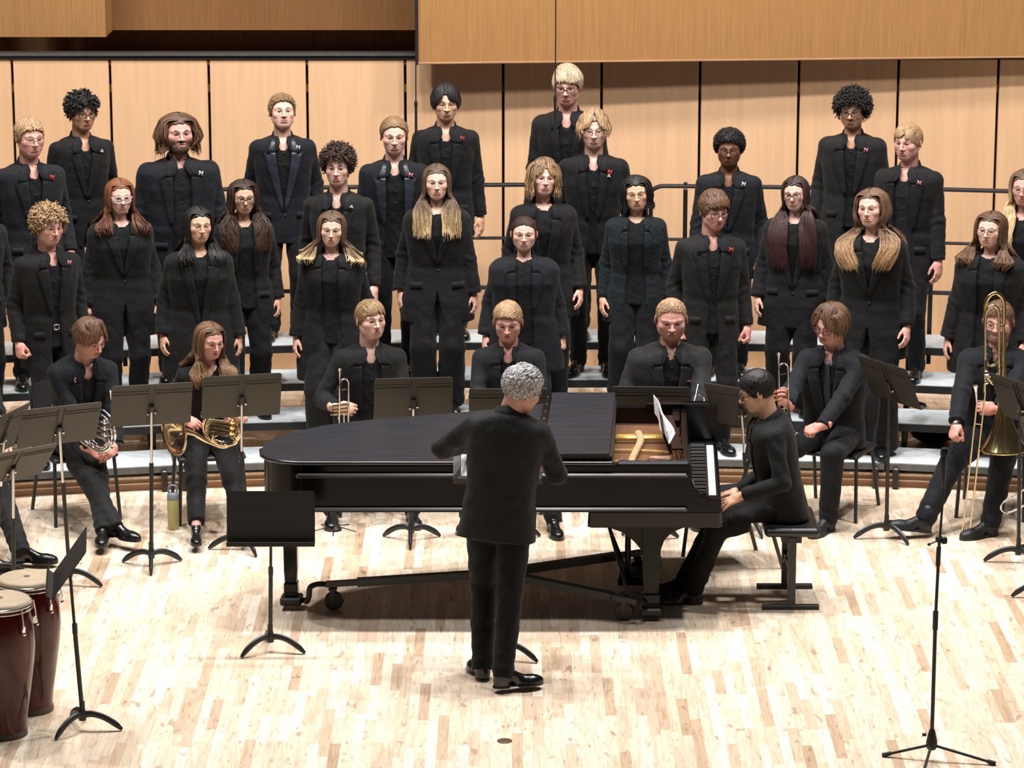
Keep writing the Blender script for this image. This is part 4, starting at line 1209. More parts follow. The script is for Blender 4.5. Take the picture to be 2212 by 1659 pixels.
# ------------------------------------------------------------------ choir risers
joints = [-632, -124, 384, 892, 1400, 1908, 2416, 2924]
def jx(px): return (px - 1106) / 7000 * (RY0 * CP + 5.5 * SP)
angs = [math.asin((jx(p) - RX) / RR) for p in joints]
def polar(r, a): return (RX + r * math.sin(a), RC + r * math.cos(a))
rl = ['at the far left edge of the stage', 'second from the left behind the horn players', 'behind the left trumpeter and the piano tail',
      'behind the conductor in the middle', 'behind the pianist and right of the grand piano', 'at the right behind the trombonist', '']
for i in range(len(angs) - 1):
    if i in (0, 6): continue
    a0, a1 = angs[i], angs[i + 1]; e = 0.012 / RR
    am = (a0 + a1) / 2; bx, by = polar(RR, am)
    root = empty('choral_riser', (bx, by, 0), 0, 'four-step choral riser section with black rail ' + rl[i], 'riser')
    off = Vector((bx, by, 0))
    def L(p, z): return (p[0] - bx, p[1] - by, z)
    for k, z in enumerate(TREAD_Z):
        r0 = RR + 0.455 * k; r1 = r0 + 0.45
        def quad(ra, rb, ea): return [polar(ra, a0 + ea), polar(ra, a1 - ea), polar(rb, a1 - ea), polar(rb, a0 + ea)]
        m = MB(); q = quad(r0, r1, e)
        m.prism([(x - bx, y - by) for x, y in q], z - 0.006, z)
        m.cur = 1; q2 = quad(r0 - 0.008, r1 + 0.004, e * .6); zl = z - (0.058 if k else 0.05)
        m.prism([(x - bx, y - by) for x, y in q2], zl, z - 0.0065)
        deck = m.build('deck', [M_TREAD, M_BLACK if k else M_ALU], root)
        # supports below each deck
        for aa in (a0 + (a1 - a0) * .07, a1 - (a1 - a0) * .07):
            m = MB()
            p0 = polar(r0 + .07, aa); p1 = polar(r1 - .06, aa); zf = ZP if k else 0.0
            if k == 0:
                p0 = polar(RR + .06, aa); zf = ZP
            m.tube([L(p0, zl), L(p0, zf)], 0.019, 8); m.tube([L(p1, zl), L(p1, ZP)], 0.019, 8)
            if k > 0: m.tube([L(p0, ZP + .04), L(p1, zl - .02)], 0.012, 6)
            m.tube([L(p0, zl - .02), L(p1, zl - .02)], 0.015, 6)
            m.build('leg', M_RAIL, root, smooth=True)
    # front edge brackets that hang in front of the step
    for aa in (a0 + .07 / RR, a1 - .07 / RR):
        m = MB(); p0 = polar(RR + .002, aa); t = 0.0
        m.box((p0[0] - bx, p0[1] - by - .03, 0.075), (.042, .035, .15), rot=(0, 0, -aa), bev=.008)
        m.build('foot', M_RAIL, root)
    # rail
    rr = RR + 4 * 0.455 + 0.02 + (0.042 if i % 2 else 0.0); zt, zm, zb = TREAD_Z[3] + 1.075, TREAD_Z[3] + 0.675, TREAD_Z[3] + 0.30
    b0, b1 = a0 + .012 / rr - 0.03 / rr, a1 - .012 / rr + 0.03 / rr
    side = -1
    rk = 0.13
    m = MB(); pts = []
    def pr(a, z, dy=0.0): x, y = polar(rr + dy, a); return (x - bx, y - by, z)
    pts += [pr(b0 + rk / rr + (b1 - b0 - 2 * rk / rr) * t / 8, zt) for t in range(9)]
    for q in range(1, 8):
        an = math.pi / 2 * q / 8; pts.append(pr(b1 - rk / rr + rk / rr * math.sin(an), zt - rk + rk * math.cos(an)))
    pts += [pr(b1, zt - rk), pr(b1, zb + rk)]
    for q in range(1, 8):
        an = math.pi / 2 * q / 8; pts.append(pr(b1 - rk / rr + rk / rr * math.cos(an), zb + rk - rk * math.sin(an)))
    pts += [pr(b1 - rk / rr - (b1 - b0 - 2 * rk / rr) * t / 8, zb) for t in range(9)]
    for q in range(1, 8):
        an = math.pi / 2 * q / 8; pts.append(pr(b0 + rk / rr - rk / rr * math.sin(an), zb + rk - rk * math.cos(an)))
    pts += [pr(b0, zb + rk), pr(b0, zt - rk)]
    for q in range(1, 8):
        an = math.pi / 2 * q / 8; pts.append(pr(b0 + rk / rr - rk / rr * math.cos(an), zt - rk + rk * math.sin(an)))
    m.tube(pts, 0.0165, 8, closed=True)
    m.tube([pr(b0 + (b1 - b0) * t / 8, zm) for t in range(9)], 0.0125, 8)
    rail = m.build('guard_rail', M_RAIL, root, smooth=True)
    for aa in (b0 + .29 / rr, b1 - .27 / rr):
        m = MB(); m.box(pr(aa, (zt + TREAD_Z[3] - .25) / 2 - .005), (.032, .032, zt - TREAD_Z[3] + .22), bev=.004); m.sphere(pr(aa, zt + .018), .016, 10, 6)
        m.build('rail_post', M_RAIL, rail)

# ------------------------------------------------------------------ hanging microphones
def hang_mic(px, pyt, pyb, Y, lab):
    t = P(px, pyt, Y); b = P(px + 1, pyb, Y)
    root = empty('hanging_microphone', (b.x, Y, b.z), 0, lab, 'microphone')
    h = t.z - b.z
    m = MB(); m.lathe([(0, 0), (.012, 0), (.0135, .01), (.013, .05), (.0095, .10), (.0085, h - .05), (.011, h - .045), (.012, h - .02), (.006, h), (0, h)], 12)
    m.build('microphone_body', M_BLACK, root, smooth=True)
    m = MB(); m.tube([(0, 0, h - .005), (0.002, 0, h + .4), (0, 0, 7.5 - b.z)], .0042, 6); m.build('cable', M_BLACK, root)
    return root
hang_mic(898, 216, 312, 21.6, 'black choir microphone hanging on its cable left of the black-haired singer in the back row')
hang_mic(1198, 204, 303, 21.6, 'black choir microphone hanging in front of the tallest blond singer')
# ------------------------------------------------------------------ music stands
M_STAND = pm('stand_black', (0.016, 0.017, 0.018), rough=0.4, var=0.12, spec=0.5)
M_DESK = pm('stand_desk', (0.070, 0.064, 0.052), rough=0.6, var=0.06, scale=300)
M_DESKB = pm('stand_desk_black', (0.012, 0.011, 0.010), rough=0.6, var=0.1, scale=300)
M_PAPER = pm('paper', (0.80, 0.80, 0.80), rough=0.7, var=0.04)
M_INK = pm('ink', (0.25, 0.26, 0.28), rough=0.7)
def stand_base_meshes():
    m = MB(); m.lathe([(0, .055), (.020, .055), (.022, .075), (.020, .105), (.0155, .12), (.0155, .16), (0, .16)], 16)
    hub = m.build('hub', M_STAND, smooth=True).data
    m = MB(); pts = smooth_path([(0.005, 0, .085), (.05, 0, .092), (.11, 0, .078), (.17, 0, .045), (.215, 0, .008)], 4)
    n = len(pts); rs = [.019 - .001 * i / n if i < n * .75 else .018 - .012 * (i / n - .75) / .25 for i in range(n)]
    m.tube(pts, rs, 10, flat=.75); leg = m.build('leg', M_STAND, smooth=True).data
    return hub, leg
_hub, _leg = stand_base_meshes()
for o in list(COL.objects):
    if o.data in (_hub, _leg): bpy.data.objects.remove(o)
DESKS = {}
def desk_mesh(mat_):
    if mat_.name in DESKS: return DESKS[mat_.name]
    m = MB(); w, h = .508, .318; c = .018
    poly = []
    for cx, cz, a0 in ((w / 2 - c, -h / 2 + c, -90), (w / 2 - c, h / 2 - c, 0), (-w / 2 + c, h / 2 - c, 90), (-w / 2 + c, -h / 2 + c, 180)):
        for q in range(4):
            a = math.radians(a0 + 30 * q); poly.append((cx + c * math.cos(a), cz + c * math.sin(a)))
    R90 = Matrix.Rotation(math.radians(90), 4, 'X')
    m.prism(poly, -.0015, .0015, R90)
    # pressed ribs, on both faces near the top and the middle channel
    for z in (h / 2 - .052, h / 2 - .074):
        for sd in (-1, 1): m.box((sd * .135, -.003, z), (.226, .004, .004))
    m.box((-.018, -.004, -.01), (.005, .008, h - .04)); m.box((.018, -.004, -.01), (.005, .008, h - .04))
    m.box((0, .022, -h / 2 + .003), (w, .042, .004)); m.box((0, .042, -h / 2 + .014), (w, .003, .026), bev=.001)
    m.cur = 0
    d = m.build('desk', mat_).data
    for o in [o for o in COL.objects if o.data == d]: bpy.data.objects.remove(o)
    DESKS[mat_.name] = d; return d
def linked(name, data, parent, loc=(0, 0, 0), rot=(0, 0, 0), scale=(1, 1, 1)):
    o = bpy.data.objects.new(name, data); COL.objects.link(o); o.parent = parent; o.location = loc; o.rotation_euler = rot; o.scale = scale; return o
def music_stand(hub_px, desk_px, label, yaw=0, tilt=20, base=0, desk=None, roll=0, group=None, dY=0.0, bulge=True):
    """yaw: which way the music faces; 0 = away from the camera (towards the choir)"""
    g = G(hub_px[0], hub_px[1], .085); Y = g.y
    d = P(desk_px[0], desk_px[1], Y + dY)
    root = empty('music_stand', (g.x, Y, 0), 0, label, 'music stand', group)
    linked('base', _hub, root)
    for k in range(3):
        a = math.radians(base + 120 * k); linked('leg', _leg, root, rot=(0, 0, a))
    top = Vector((d.x - g.x, 0 + dY, d.z))
    zt = top.z - .03
    m = MB(); m.tube([(0, 0, .10), (top.x * .6, 0, zt * .62)], .0125, 12); m.tube([(top.x * .58, 0, zt * .60), (top.x * .6, 0, zt * .66)], .0145, 12)
    m.build('pole', M_STAND, root, smooth=True)
    m = MB(); m.tube([(top.x * .6, 0, zt * .62), (top.x, dY * .8, zt)], .0085, 12); m.build('inner_tube', M_CHROME if desk is None else M_STAND, root, smooth=True)
    R = Matrix.Rotation(math.radians(yaw), 3, 'Z') @ Matrix.Rotation(math.radians(tilt), 3, 'X') @ Matrix.Rotation(math.radians(roll), 3, 'Y')
    dk = linked('desk', desk_mesh(desk or M_DESK), root, loc=tuple(top + Vector((0, 0, .0))), rot=R.to_euler())
    m = MB(); m.box((0, -.016, -.035), (.032, .022, .075), bev=.005); m.cur = 1; m.sphere((0.026, -.018, -.05), .010, 8, 6); m.sphere((-.022, -.018, -.06), .008, 8, 6)
    m.build('bracket', [M_STAND, M_CHROME], dk)
    return root, dk

ms = 'black music stand '
music_stand((327, 1196), (327, 874), 'music stand with its desk before the first horn player, right of his shoulder', yaw=14, tilt=24, base=35, roll=0)
music_stand((150, 1235), (128, 918), 'music stand whose tilted desk covers the left horn player\'s lap', yaw=26, tilt=30, base=-15)
music_stand((522, 1160), (522, 855), 'music stand in front of the second horn player\'s chest', yaw=14, tilt=20, base=60)
music_stand((888, 1142), (893, 862), 'music stand standing behind the piano lid beside the left trumpeter', yaw=6, tilt=18, base=-90)
music_stand((1105, 1142), (1098, 884), 'music stand half hidden behind the conductor\'s shoulder', yaw=0, tilt=20, base=-90)
music_stand((1400, 1142), (1406, 880), 'music stand behind the open piano front, below the red-bearded trumpeter', yaw=-3, tilt=20, base=20)
music_stand((1618, 1120), (1602, 880), 'music stand turned sideways behind the pianist\'s head', yaw=-35, tilt=24, base=50)
music_stand((1915, 1136), (1921, 826), 'dark music stand right of the trumpeter with necktie, its desk tilted sharply', yaw=-58, tilt=26, base=185, desk=pm('stand_desk_dark', (.022, .018, .015), rough=.6))
music_stand((2200, 1188), (2204, 868), 'music stand at the right edge before the trombonist', yaw=-62, tilt=22, base=175, desk=pm('stand_desk_dark', (.022, .018, .015)))
music_stand((2262, 1262), (2290, 960), 'music stand of which only one foot shows at the right edge', yaw=-40, tilt=22, base=180)
music_stand((-10, 1225), (8, 935), 'music stand at the left edge, its desk seen nearly edge on', yaw=72, tilt=24, base=20, dY=.0)
music_stand((30, 1292), (28, 1005), 'lower music stand at the left edge, partly hidden by the one above it', yaw=40, tilt=42, base=0)
r_, dk = music_stand((584, 1376), (585, 1120), 'black music stand with bare desk left of the conductor in front of the piano', yaw=180, tilt=8, base=-18, desk=M_DESKB)
music_stand((178, 1544), (150, 1216), 'black music stand turned edge on behind the two congas', yaw=97, tilt=36, base=-5, desk=M_DESKB)
r_, dk = music_stand((1088, 1392), (1075, 1004), 'black music stand hidden behind the conductor, only feet and an edge showing', yaw=180, tilt=60, base=-25, desk=M_DESKB, dY=.10)
gs = G(1088, 1392, .085); dp = P(1078, 1004, gs.y + .10)
sc = MB()
for sd in (-1, 1):
    V_ = [(sd * (.005 + .212 * i / 6), .010 + .012 * math.sin(math.pi * min(1, i / 6 * 1.3))) for i in range(7)]
    for i in range(6):
        (x0, b0), (x1, b1) = V_[i], V_[i + 1]
        sc.add([(x0, -.145, b0), (x1, -.145, b1), (x1, .145, b1), (x0, .145, b0), (x0, -.145, 0), (x1, -.145, 0), (x1, .145, 0), (x0, .145, 0)],
               [(0, 1, 2, 3), (7, 6, 5, 4), (0, 4, 5, 1), (1, 5, 6, 2), (2, 6, 7, 3), (3, 7, 4, 0)])
o = sc.build('score', M_PAPER, None, loc=(dp.x, dp.y - .006, dp.z + .010), rot=(math.radians(30), 0, 0))
tag(o, 'open white conductor\'s score, one edge showing left of the conductor\'s jacket', 'sheet music')

# ------------------------------------------------------------------ grand piano
M_PB = pm('piano_black_satin', (0.0035, 0.0030, 0.0032), rough=0.16, var=0.05, spec=0.22)
M_PLID = pm('piano_lid_satin', (0.012, 0.0165, 0.024), rough=0.36, var=0.35, scale=9, stretch=(.35, 6, 1), spec=0.28)  # stretched streaks and bluish tone put the lid's sheen into its colour
M_PMAT = pm('piano_underside', (0.010, 0.008, 0.008), rough=0.45)
M_PLATE = pm('bronze_plate', (0.20, 0.085, 0.035), rough=0.4, metal=0.3)
M_BRASSB = pm('plate_gold', (0.60, 0.37, 0.11), rough=0.35, metal=0.3)
M_IVORY = pm('white_keys', (0.80, 0.82, 0.84), rough=0.2, var=0.02)
M_EBONY = pm('black_keys', (0.008, 0.008, 0.008), rough=0.2)
M_FELT = pm('red_felt', (0.25, 0.02, 0.02), rough=0.9)
M_FELTB = pm('tan_felt', (0.38, 0.24, 0.12), rough=0.9)
M_PGL = pm('piano_edge_gloss', (0.008, 0.008, 0.010), rough=0.28, var=0.05, spec=0.9)
PX0, PY0 = -1.498, 18.50
pn = empty('grand_piano', (PX0, PY0, 0), 0, 'black concert grand piano, front lid folded back, its straight side facing the hall', 'piano')
Lp = 2.735
far = [(Lp, 1.55), (2.2, 1.55), (1.95, 1.545), (1.75, 1.50), (1.58, 1.43), (1.42, 1.345), (1.2, 1.25), (.95, 1.155), (.70, 1.07), (.48, .98), (.30, .87), (.15, .72), (.055, .58), (.01, .44)]
tail = [(0.0, .30), (.02, .17), (.07, .08), (.15, .025), (.25, 0.0)]
def offs(poly, d):
    n = len(poly); out_ = []
    for i in range(n):
        a = Vector(poly[i - 1]); b = Vector(poly[i]); c = Vector(poly[(i + 1) % n])
        n1 = Vector((b - a).to_tuple()).normalized(); n2 = (c - b).normalized(); t = (n1 + n2); t = t.normalized() if t.length > 1e-6 else n1
        nn = Vector((t.y, -t.x)); k = max(.5, (Vector((n1.y, -n1.x)).dot(nn))); out_.append((b.x + nn.x * d / k, b.y + nn.y * d / k))
    return out_
outer = [(Lp, 0.0)] + far + tail            # counter-clockwise seen from above
inner = offs(outer, -.075)
z0, z1 = .700, .985
# curved rim, far side and tail
m = MB(); path_o = far + tail; ii = list(range(1, len(outer)))
vo = [outer[i] for i in ii]; vi = [inner[i] for i in ii]
vi[0] = (Lp, 1.475)
n = len(vo); vs = [(x, y, z0) for x, y in vo] + [(x, y, z1) for x, y in vo] + [(x, y, z1) for x, y in vi] + [(x, y, z0) for x, y in vi]
fs = []
for i in range(n - 1):
    for a_ in range(4):
        b_ = (a_ + 1) % 4; fs.append((a_ * n + i, a_ * n + i + 1, b_ * n + i + 1, b_ * n + i)[::-1])
fs += [(0, n, 2 * n, 3 * n), (n - 1, 4 * n - 1, 3 * n - 1, 2 * n - 1)]
m.add(vs, fs)
# far arm is lower at the keyboard
rim = m.build('rim', M_PB, pn, smooth=True)
# near side, with the arm dropping to the keyboard
arm = [(.25, z0), (Lp, z0), (Lp, .775), (2.66, .780), (2.615, .80), (2.580, .84), (2.562, .89), (2.556, z1), (.25, z1)]
m = MB(); m.prism(arm, 0, .075, Matrix(((1, 0, 0, 0), (0, 0, 1, 0), (0, 1, 0, 0), (0, 0, 0, 1)))); m.F = [f[::-1] for f in m.F]
m.build('side_panel', M_PB, pn, bevel=.004)
for (xa_, xb_, za_, zb_) in ((.225, 2.535, .912, .943), (.225, 2.535, .706, .735)):
    m = MB(); m.box(((xa_ + xb_) / 2, -.015, (za_ + zb_) / 2), (xb_ - xa_, .030, zb_ - za_), bev=.010); m.build('moulding', M_PGL, pn)
m = MB(); m.prism(offs(outer, -.07), .70, .76); m.build('soundboard', M_PMAT, pn)
# keybed
m = MB(); m.box((2.345, .775, .650), (.775, 1.53, .098), bev=.006); m.box((2.345, .775, .615), (.80, 1.50, .025)); m.build('keybed', M_PMAT, pn)
# cheeks, fallboard, keyslip
m = MB(); m.box((2.722, .775, .735), (.022, 1.40, .060), bev=.004); m.build('keyslip', M_PB, pn)
m = MB(); m.box((2.545, .775, .835), (.020, 1.39, .12), rot=(0, math.radians(-12), 0), bev=.003); m.build('fallboard', M_PB, pn)
m = MB(); m.box((2.630, .110, .735), (.17, .055, .07), bev=.004); m.box((2.630, 1.44, .735), (.17, .055, .07), bev=.004); m.build('key_block', M_PB, pn)
m = MB(); m.box((2.556, .76, .748), (.006, 1.24, .012)); m.build('felt_strip', M_FELT, pn)
k0, kw_ = .142, 1.262 / 52
m = MB(); m.box((0, 0, 0), (.148, kw_ - .0012, .020), bev=.0015); wk = m.build('white_key', M_IVORY, pn, loc=(2.634, k0 + kw_ / 2, .748))
m = MB(); m.box((0, 0, 0), (.098, .0150, .028), bev=.003); bk = m.build('black_key', M_EBONY, pn, loc=(2.606, k0, .764))
for i in range(52):
    if i: o = wk.copy(); COL.objects.link(o); o.location.y = k0 + kw_ * (i + .5)
first = True
for i in range(51):
    if (i % 7) in (1, 4): continue
    if first: bk.location.y = k0 + kw_ * (i + 1); first = False
    else: o = bk.copy(); COL.objects.link(o); o.location.y = k0 + kw_ * (i + 1)
# lid
lid_o = [(2.10, -.018), (2.10, 1.568)] + [(x, y) for x, y in far[1:] if x < 2.1] + tail
lid_o = [p for p in lid_o]
lido = offs(lid_o, .016); lido[0] = (2.095, -.020); lido[1] = (2.095, 1.572)
m = MB(); m.prism(lido, .992, 1.014); lid = m.build('lid', M_PLID, pn, bevel=.006)
ed = [(2.09, -.022)] + [tuple(p) for p in offs(outer, .016)[len(far) + 1:]][::-1]
m = MB(); m.tube([(x, y, 1.004) for x, y in ed], .0125, 12); m.build('lid_edge', M_PGL, lid, smooth=True)  # glossy tube added along the lid edge to catch a highlight line
fq = [(1.675, -.012), (2.070, -.012), (2.085, 1.572), (1.685, 1.572)]
m = MB(); m.prism(fq, 1.040, 1.062); fl = m.build('front_lid', M_PLID, pn, bevel=.003)
fq2 = [(1.630, -.010), (1.672, -.010), (1.682, 1.57), (1.640, 1.57)]
m = MB(); m.prism(fq2, 1.034, 1.058); m.cur = 1
for i in range(8):
    t = (i + .5) / 8; m.lathe([(.0075, 1.058), (.006, 1.061), (0, 1.062)], 8, Matrix.Translation((1.651 + .01 * t, .01 + 1.55 * t, 0)))
m.build('lid_hinge', [M_PB, M_CHROME], fl)
m = MB(); m.box((1.88, .78, 1.027), (.42, 1.54, .026)); m.build('lid_lining', M_PMAT, fl)
# plate, strings, pins, dampers seen through the open front
m = MB(); m.box((2.30, .80, .865), (.46, 1.34, .012)); m.build('iron_plate', M_PLATE, pn)
for y in (.42, .70): m = MB(); m.tube(smooth_path([(2.08, y + .06, .885), (2.26, y + .05, .885), (2.34, y + .02, .888), (2.44, y, .885)], 4), .010, 8); m.build('plate_rib', M_BRASSB, pn, smooth=True)
m = MB(); m.box((2.28, 1.02, .895), (.38, .075, .045), bev=.012); m.build('plate_rib', M_BRASSB, pn, smooth=True); m = MB(); m.box((2.28, .18, .885), (.38, .03, .03), bev=.008)
m.build('plate_rib', M_BRASSB, pn, smooth=True)
m = MB()
for y in (.33, .60): m = MB(); m.prism([(2.30, y), (2.44, y - .05), (2.44, y + .05), (2.32, y + .03)], .872, .882); m.build('plate_panel', pm('plate_pale', (.70, .42, .33), rough=.4), pn)
m = MB()
for i in range(30):
    for j in range(3): m.lathe([(.0035, .872), (.0035, .915), (0, .917)], 6, Matrix.Translation((2.46 + .028 * j, .16 + i * .043 + .012 * j, 0)))
m.build('tuning_pins', M_CHROME, pn)
m = MB()
for i in range(60): m.tube([(2.08, .15 + i * .0215, .893), (2.45, .14 + i * .0215, .893)], .0006, 4, caps=False)
m.build('strings', pm('string_copper', (.16, .09, .05), rough=.5, metal=.3), pn)
m = MB(); m.tube(smooth_path([(2.235, 1.05, .93), (2.25, .9, .912), (2.215, .6, .905), (2.20, .4, .905), (2.23, .22, .905)], 5), .014, 8, flat=1.6); m.build('felt_ribbon', M_FELTB, pn, smooth=True)
# music desk rail and tray
m = MB(); m.box((2.330, .035, .990), (.43, .055, .030), bev=.012); m.cur = 1
for x in (2.14, 2.155, 2.18, 2.30, 2.43, 2.50, 2.52): m.sphere((x, .05, 1.008), .0055, 8, 6)
m.build('desk_rail', [M_PLID, M_CHROME], pn)
m = MB(); m.box((2.52, .775, .955), (.04, 1.40, .055), bev=.004); m.box((2.47, 1.30, .96), (.05, .3, .05), bev=.004); m.build('nameboard', M_PB, pn)
m = MB(); m.box((2.48, 1.50, 1.0), (.40, .08, .03), bev=.004); m.build('far_arm_cap', M_PB, pn)
# music rack: a board leaning back across the case
def pl(px, py, Y): v = P(px, py, Y); return Vector((v.x - PX0, v.y - PY0, v.z))
A = pl(1447, 980, 18.86); B = pl(1412, 905, 19.72); Ct = pl(1405, 858, 19.74) ; Dt = pl(1430, 938, 18.90)
n_ = (B - A).cross(Ct - A).normalized()
if n_.x > 0: n_ = -n_
m = MB(); th = .016
q = [A, B, Ct, Dt]; vs = q + [v + n_ * th for v in q]
m.add(vs, [(0, 1, 2, 3), (7, 6, 5, 4), (0, 4, 5, 1), (1, 5, 6, 2), (2, 6, 7, 3), (3, 7, 4, 0)])
rack = m.build('music_desk', M_PB, pn)
m = MB(); m.box(((A.x + B.x) / 2 + .03, (A.y + B.y) / 2, .992), (.07, .86, .012), rot=(0, 0, math.radians(4)), bev=.003); m.build('desk_tray', M_PB, rack)
A2 = pl(1441, 962, 18.93); B2 = pl(1412, 893, 19.62); C2 = pl(1408, 856, 19.66); D2 = pl(1455, 936, 18.97)
C2 = pl(1409, 853, 19.66)
for v in (A2, B2, C2, D2): v.x += .0
m = MB(); N1 = 8; rows_ = []
for i in range(N1 + 1):
    t = i / N1; bl = A2.lerp(B2, t); tl_ = D2.lerp(C2, t); bow = .008 * math.sin(t * math.pi * 3)
    rows_.append((bl + Vector((bow + .01, 0, 0)), tl_ + Vector((bow + .01, 0, 0))))
vs = []; fs = []
for a_, b_ in rows_: vs += [a_, b_, a_ + Vector((-.004, 0, 0)), b_ + Vector((-.004, 0, 0))]
for i in range(N1):
    b = i * 4; fs += [(b, b + 4, b + 5, b + 1), (b + 2, b + 3, b + 7, b + 6), (b, b + 2, b + 6, b + 4), (b + 1, b + 5, b + 7, b + 3)]
fs += [(0, 1, 3, 2), (N1 * 4, N1 * 4 + 2, N1 * 4 + 3, N1 * 4 + 1)]
m.add(vs, fs); m.cur = 1
for i in range(7):     # staves
    t0_ = .12 + .11 * i
    for a_, b_ in ((.06, .46), (.54, .94)):
        p0 = A2.lerp(B2, a_).lerp(D2.lerp(C2, a_), t0_) + Vector((.0125, 0, .001)); p1 = A2.lerp(B2, b_).lerp(D2.lerp(C2, b_), t0_) + Vector((.0125, 0, .001))
        m.tube([p0, p1], .0016, 4)
sh_ = m.build('sheet_music', [M_PAPER, M_INK], None, loc=(PX0, PY0, 0)); tag(sh_, 'white sheet music standing on the grand piano\'s music desk', 'sheet music')
# legs, lyre, dolly
def leg(x, y, zt_, w0, w1, name='leg', bracket=False):
    m = MB()
    prof = [(zt_, w0), (.46, w0 * .98), (.24, w1 * 1.15), (.17, w1), (.165, w1 * 1.18), (.115, w1 * 1.2), (.055, w1 * 1.0), (.05, w1 * .6)]
    vs = []; fs = []
    for z, w in prof:
        h = w / 2; vs += [(x - h, y - h, z), (x + h, y - h, z), (x + h, y + h, z), (x - h, y + h, z)]
    for i in range(len(prof) - 1):
        for k in range(4): l = (k + 1) % 4; fs.append((i * 4 + k, (i + 1) * 4 + k, (i + 1) * 4 + l, i * 4 + l))
    fs += [(0, 1, 2, 3), tuple(len(vs) - 4 + k for k in range(4))[::-1]]
    m.add(vs, fs)
    if bracket:
        br = [(-.31, .603), (-.31, .590), (-.24, .575), (-.16, .545), (-.10, .49), (-.06, .44), (.055, .44), (.075, .50), (.12, .55), (.19, .58), (.26, .590), (.26, .603)]
        m.prism([(x + a, b) for a, b in br], y - .05, y + .05, Matrix(((1, 0, 0, 0), (0, 0, 1, 0), (0, 1, 0, 0), (0, 0, 0, 1))))
    m.tube([(x, y, .055), (x, y, .02)], .012, 8)
    return m.build(name, M_PB, pn, bevel=.004)
leg(2.325, .14, .605, .115, .088, bracket=True); leg(2.325, 1.18, .605, .115, .088, bracket=True); leg(.145, .36, .705, .085, .07)
m = MB(); m.tube([(2.18, .64, .60), (2.18, .64, .13)], .018, 10); m.tube([(2.18, .78, .60), (2.18, .78, .13)], .018, 10); m.box((2.20, .71, .10), (.16, .26, .05), bev=.006)
m.tube([(1.99, .71, .60), (2.17, .71, .14)], .009, 8); m.cur = 1
for y in (.65, .71, .77): m.box((2.32, y, .075), (.13, .022, .008), bev=.003)
m.build('pedal_lyre', [M_PB, M_BRASSB], pn, smooth=False)
M_DOL = pm('dolly_black', (0.010, 0.009, 0.009), rough=.4)
def dl(px, py, z): v = G(px, py, z); return Vector((v.x - PX0, v.y - PY0, z))
T0 = dl(700, 1262, .18); HB = dl(1070, 1238, .215); F1 = dl(1372, 1193, .19); F2 = dl(1378, 1300, .15)
m = MB()
def beam(a, b, w, h):
    d = (b - a); Mx = frame((a + b) / 2, d, (0, 0, 1)); m.box((0, 0, 0), (h, w, d.length)); k = len(m.V) - 8
    for i in range(k, k + 8): m.V[i] = tuple(Mx @ Vector(m.V[i]))
for e in (T0, F1, F2): beam(HB.lerp(e, .0), HB.lerp(e, .82), .055, .045); beam(HB.lerp(e, .75), e, .040, .032)
m.tube(smooth_path([T0, T0 + Vector((-.05, 0, 0)), T0 + Vector((-.095, 0, -.02)), T0 + Vector((-.105, -.0, -.08)), T0 + Vector((-.125, .02, -.115)), Vector((.24, .34, .055)), Vector((.16, .355, .052))], 5), .017, 8)
m.tube([F2, Vector((2.325, .14, .09))], .016, 8); m.tube([F1, Vector((2.325, 1.18, .10))], .016, 8)
m.lathe([(0, -.03), (.07, -.03), (.07, .03), (0, .03)], 16, Matrix.Translation(HB))
for (x, y) in ((.145, .36), (2.325, .14), (2.325, 1.18)): m.box((x, y, .055), (.13, .13, .05), bev=.01)
m.tube([(2.05, .30, .60), F2 + Vector((-.06, .05, .03))], .012, 8); m.tube([(2.08, 1.0, .60), F1 + Vector((0.02, 0, .02))], .014, 8)
dolly = m.build('dolly_frame', M_DOL, pn, smooth=False)
def caster(px, py, r):
    z = r; c = G(px, py, z); x, y = c.x - PX0, c.y - PY0
    m = MB(); m.lathe([(0, -.018), (r * .5, -.018), (r * .92, -.02), (r, -.012), (r, .012), (r * .92, .02), (r * .5, .018), (0, .018)], 24, Matrix.Translation((x, y, z)) @ Matrix.Rotation(math.radians(90), 4, 'X'))
    m.box((x - .005, y - .026, z + .03), (.03, .006, .09)); m.box((x - .005, y + .026, z + .03), (.03, .006, .09)); m.box((x - .005, y, z + .075), (.05, .06, .02), bev=.004); m.tube([(x - .005, y, z + .08), (x - .005, y, .17)], .012, 8)
    m.build('caster', M_DOL, dolly, smooth=True)
caster(716, 1297, .058); caster(1363, 1229, .058); caster(1346, 1320, .056)

# the keyboard end stands slightly askew of the straight side
_seen = set()
def _shear(o):
    for c in kids(o):
        if c.data and c.data.name not in _seen:
            _seen.add(c.data.name); n = len(c.data.vertices); a = np.empty(n * 3, np.float32); c.data.vertices.foreach_get('co', a); a = a.reshape(-1, 3)
            a[:, 0] += .045 * a[:, 1]; c.data.vertices.foreach_set('co', a.ravel()); c.data.update()
        if c.location.length > 0: c.location.x += .045 * c.location.y
        _shear(c)
_shear(pn)

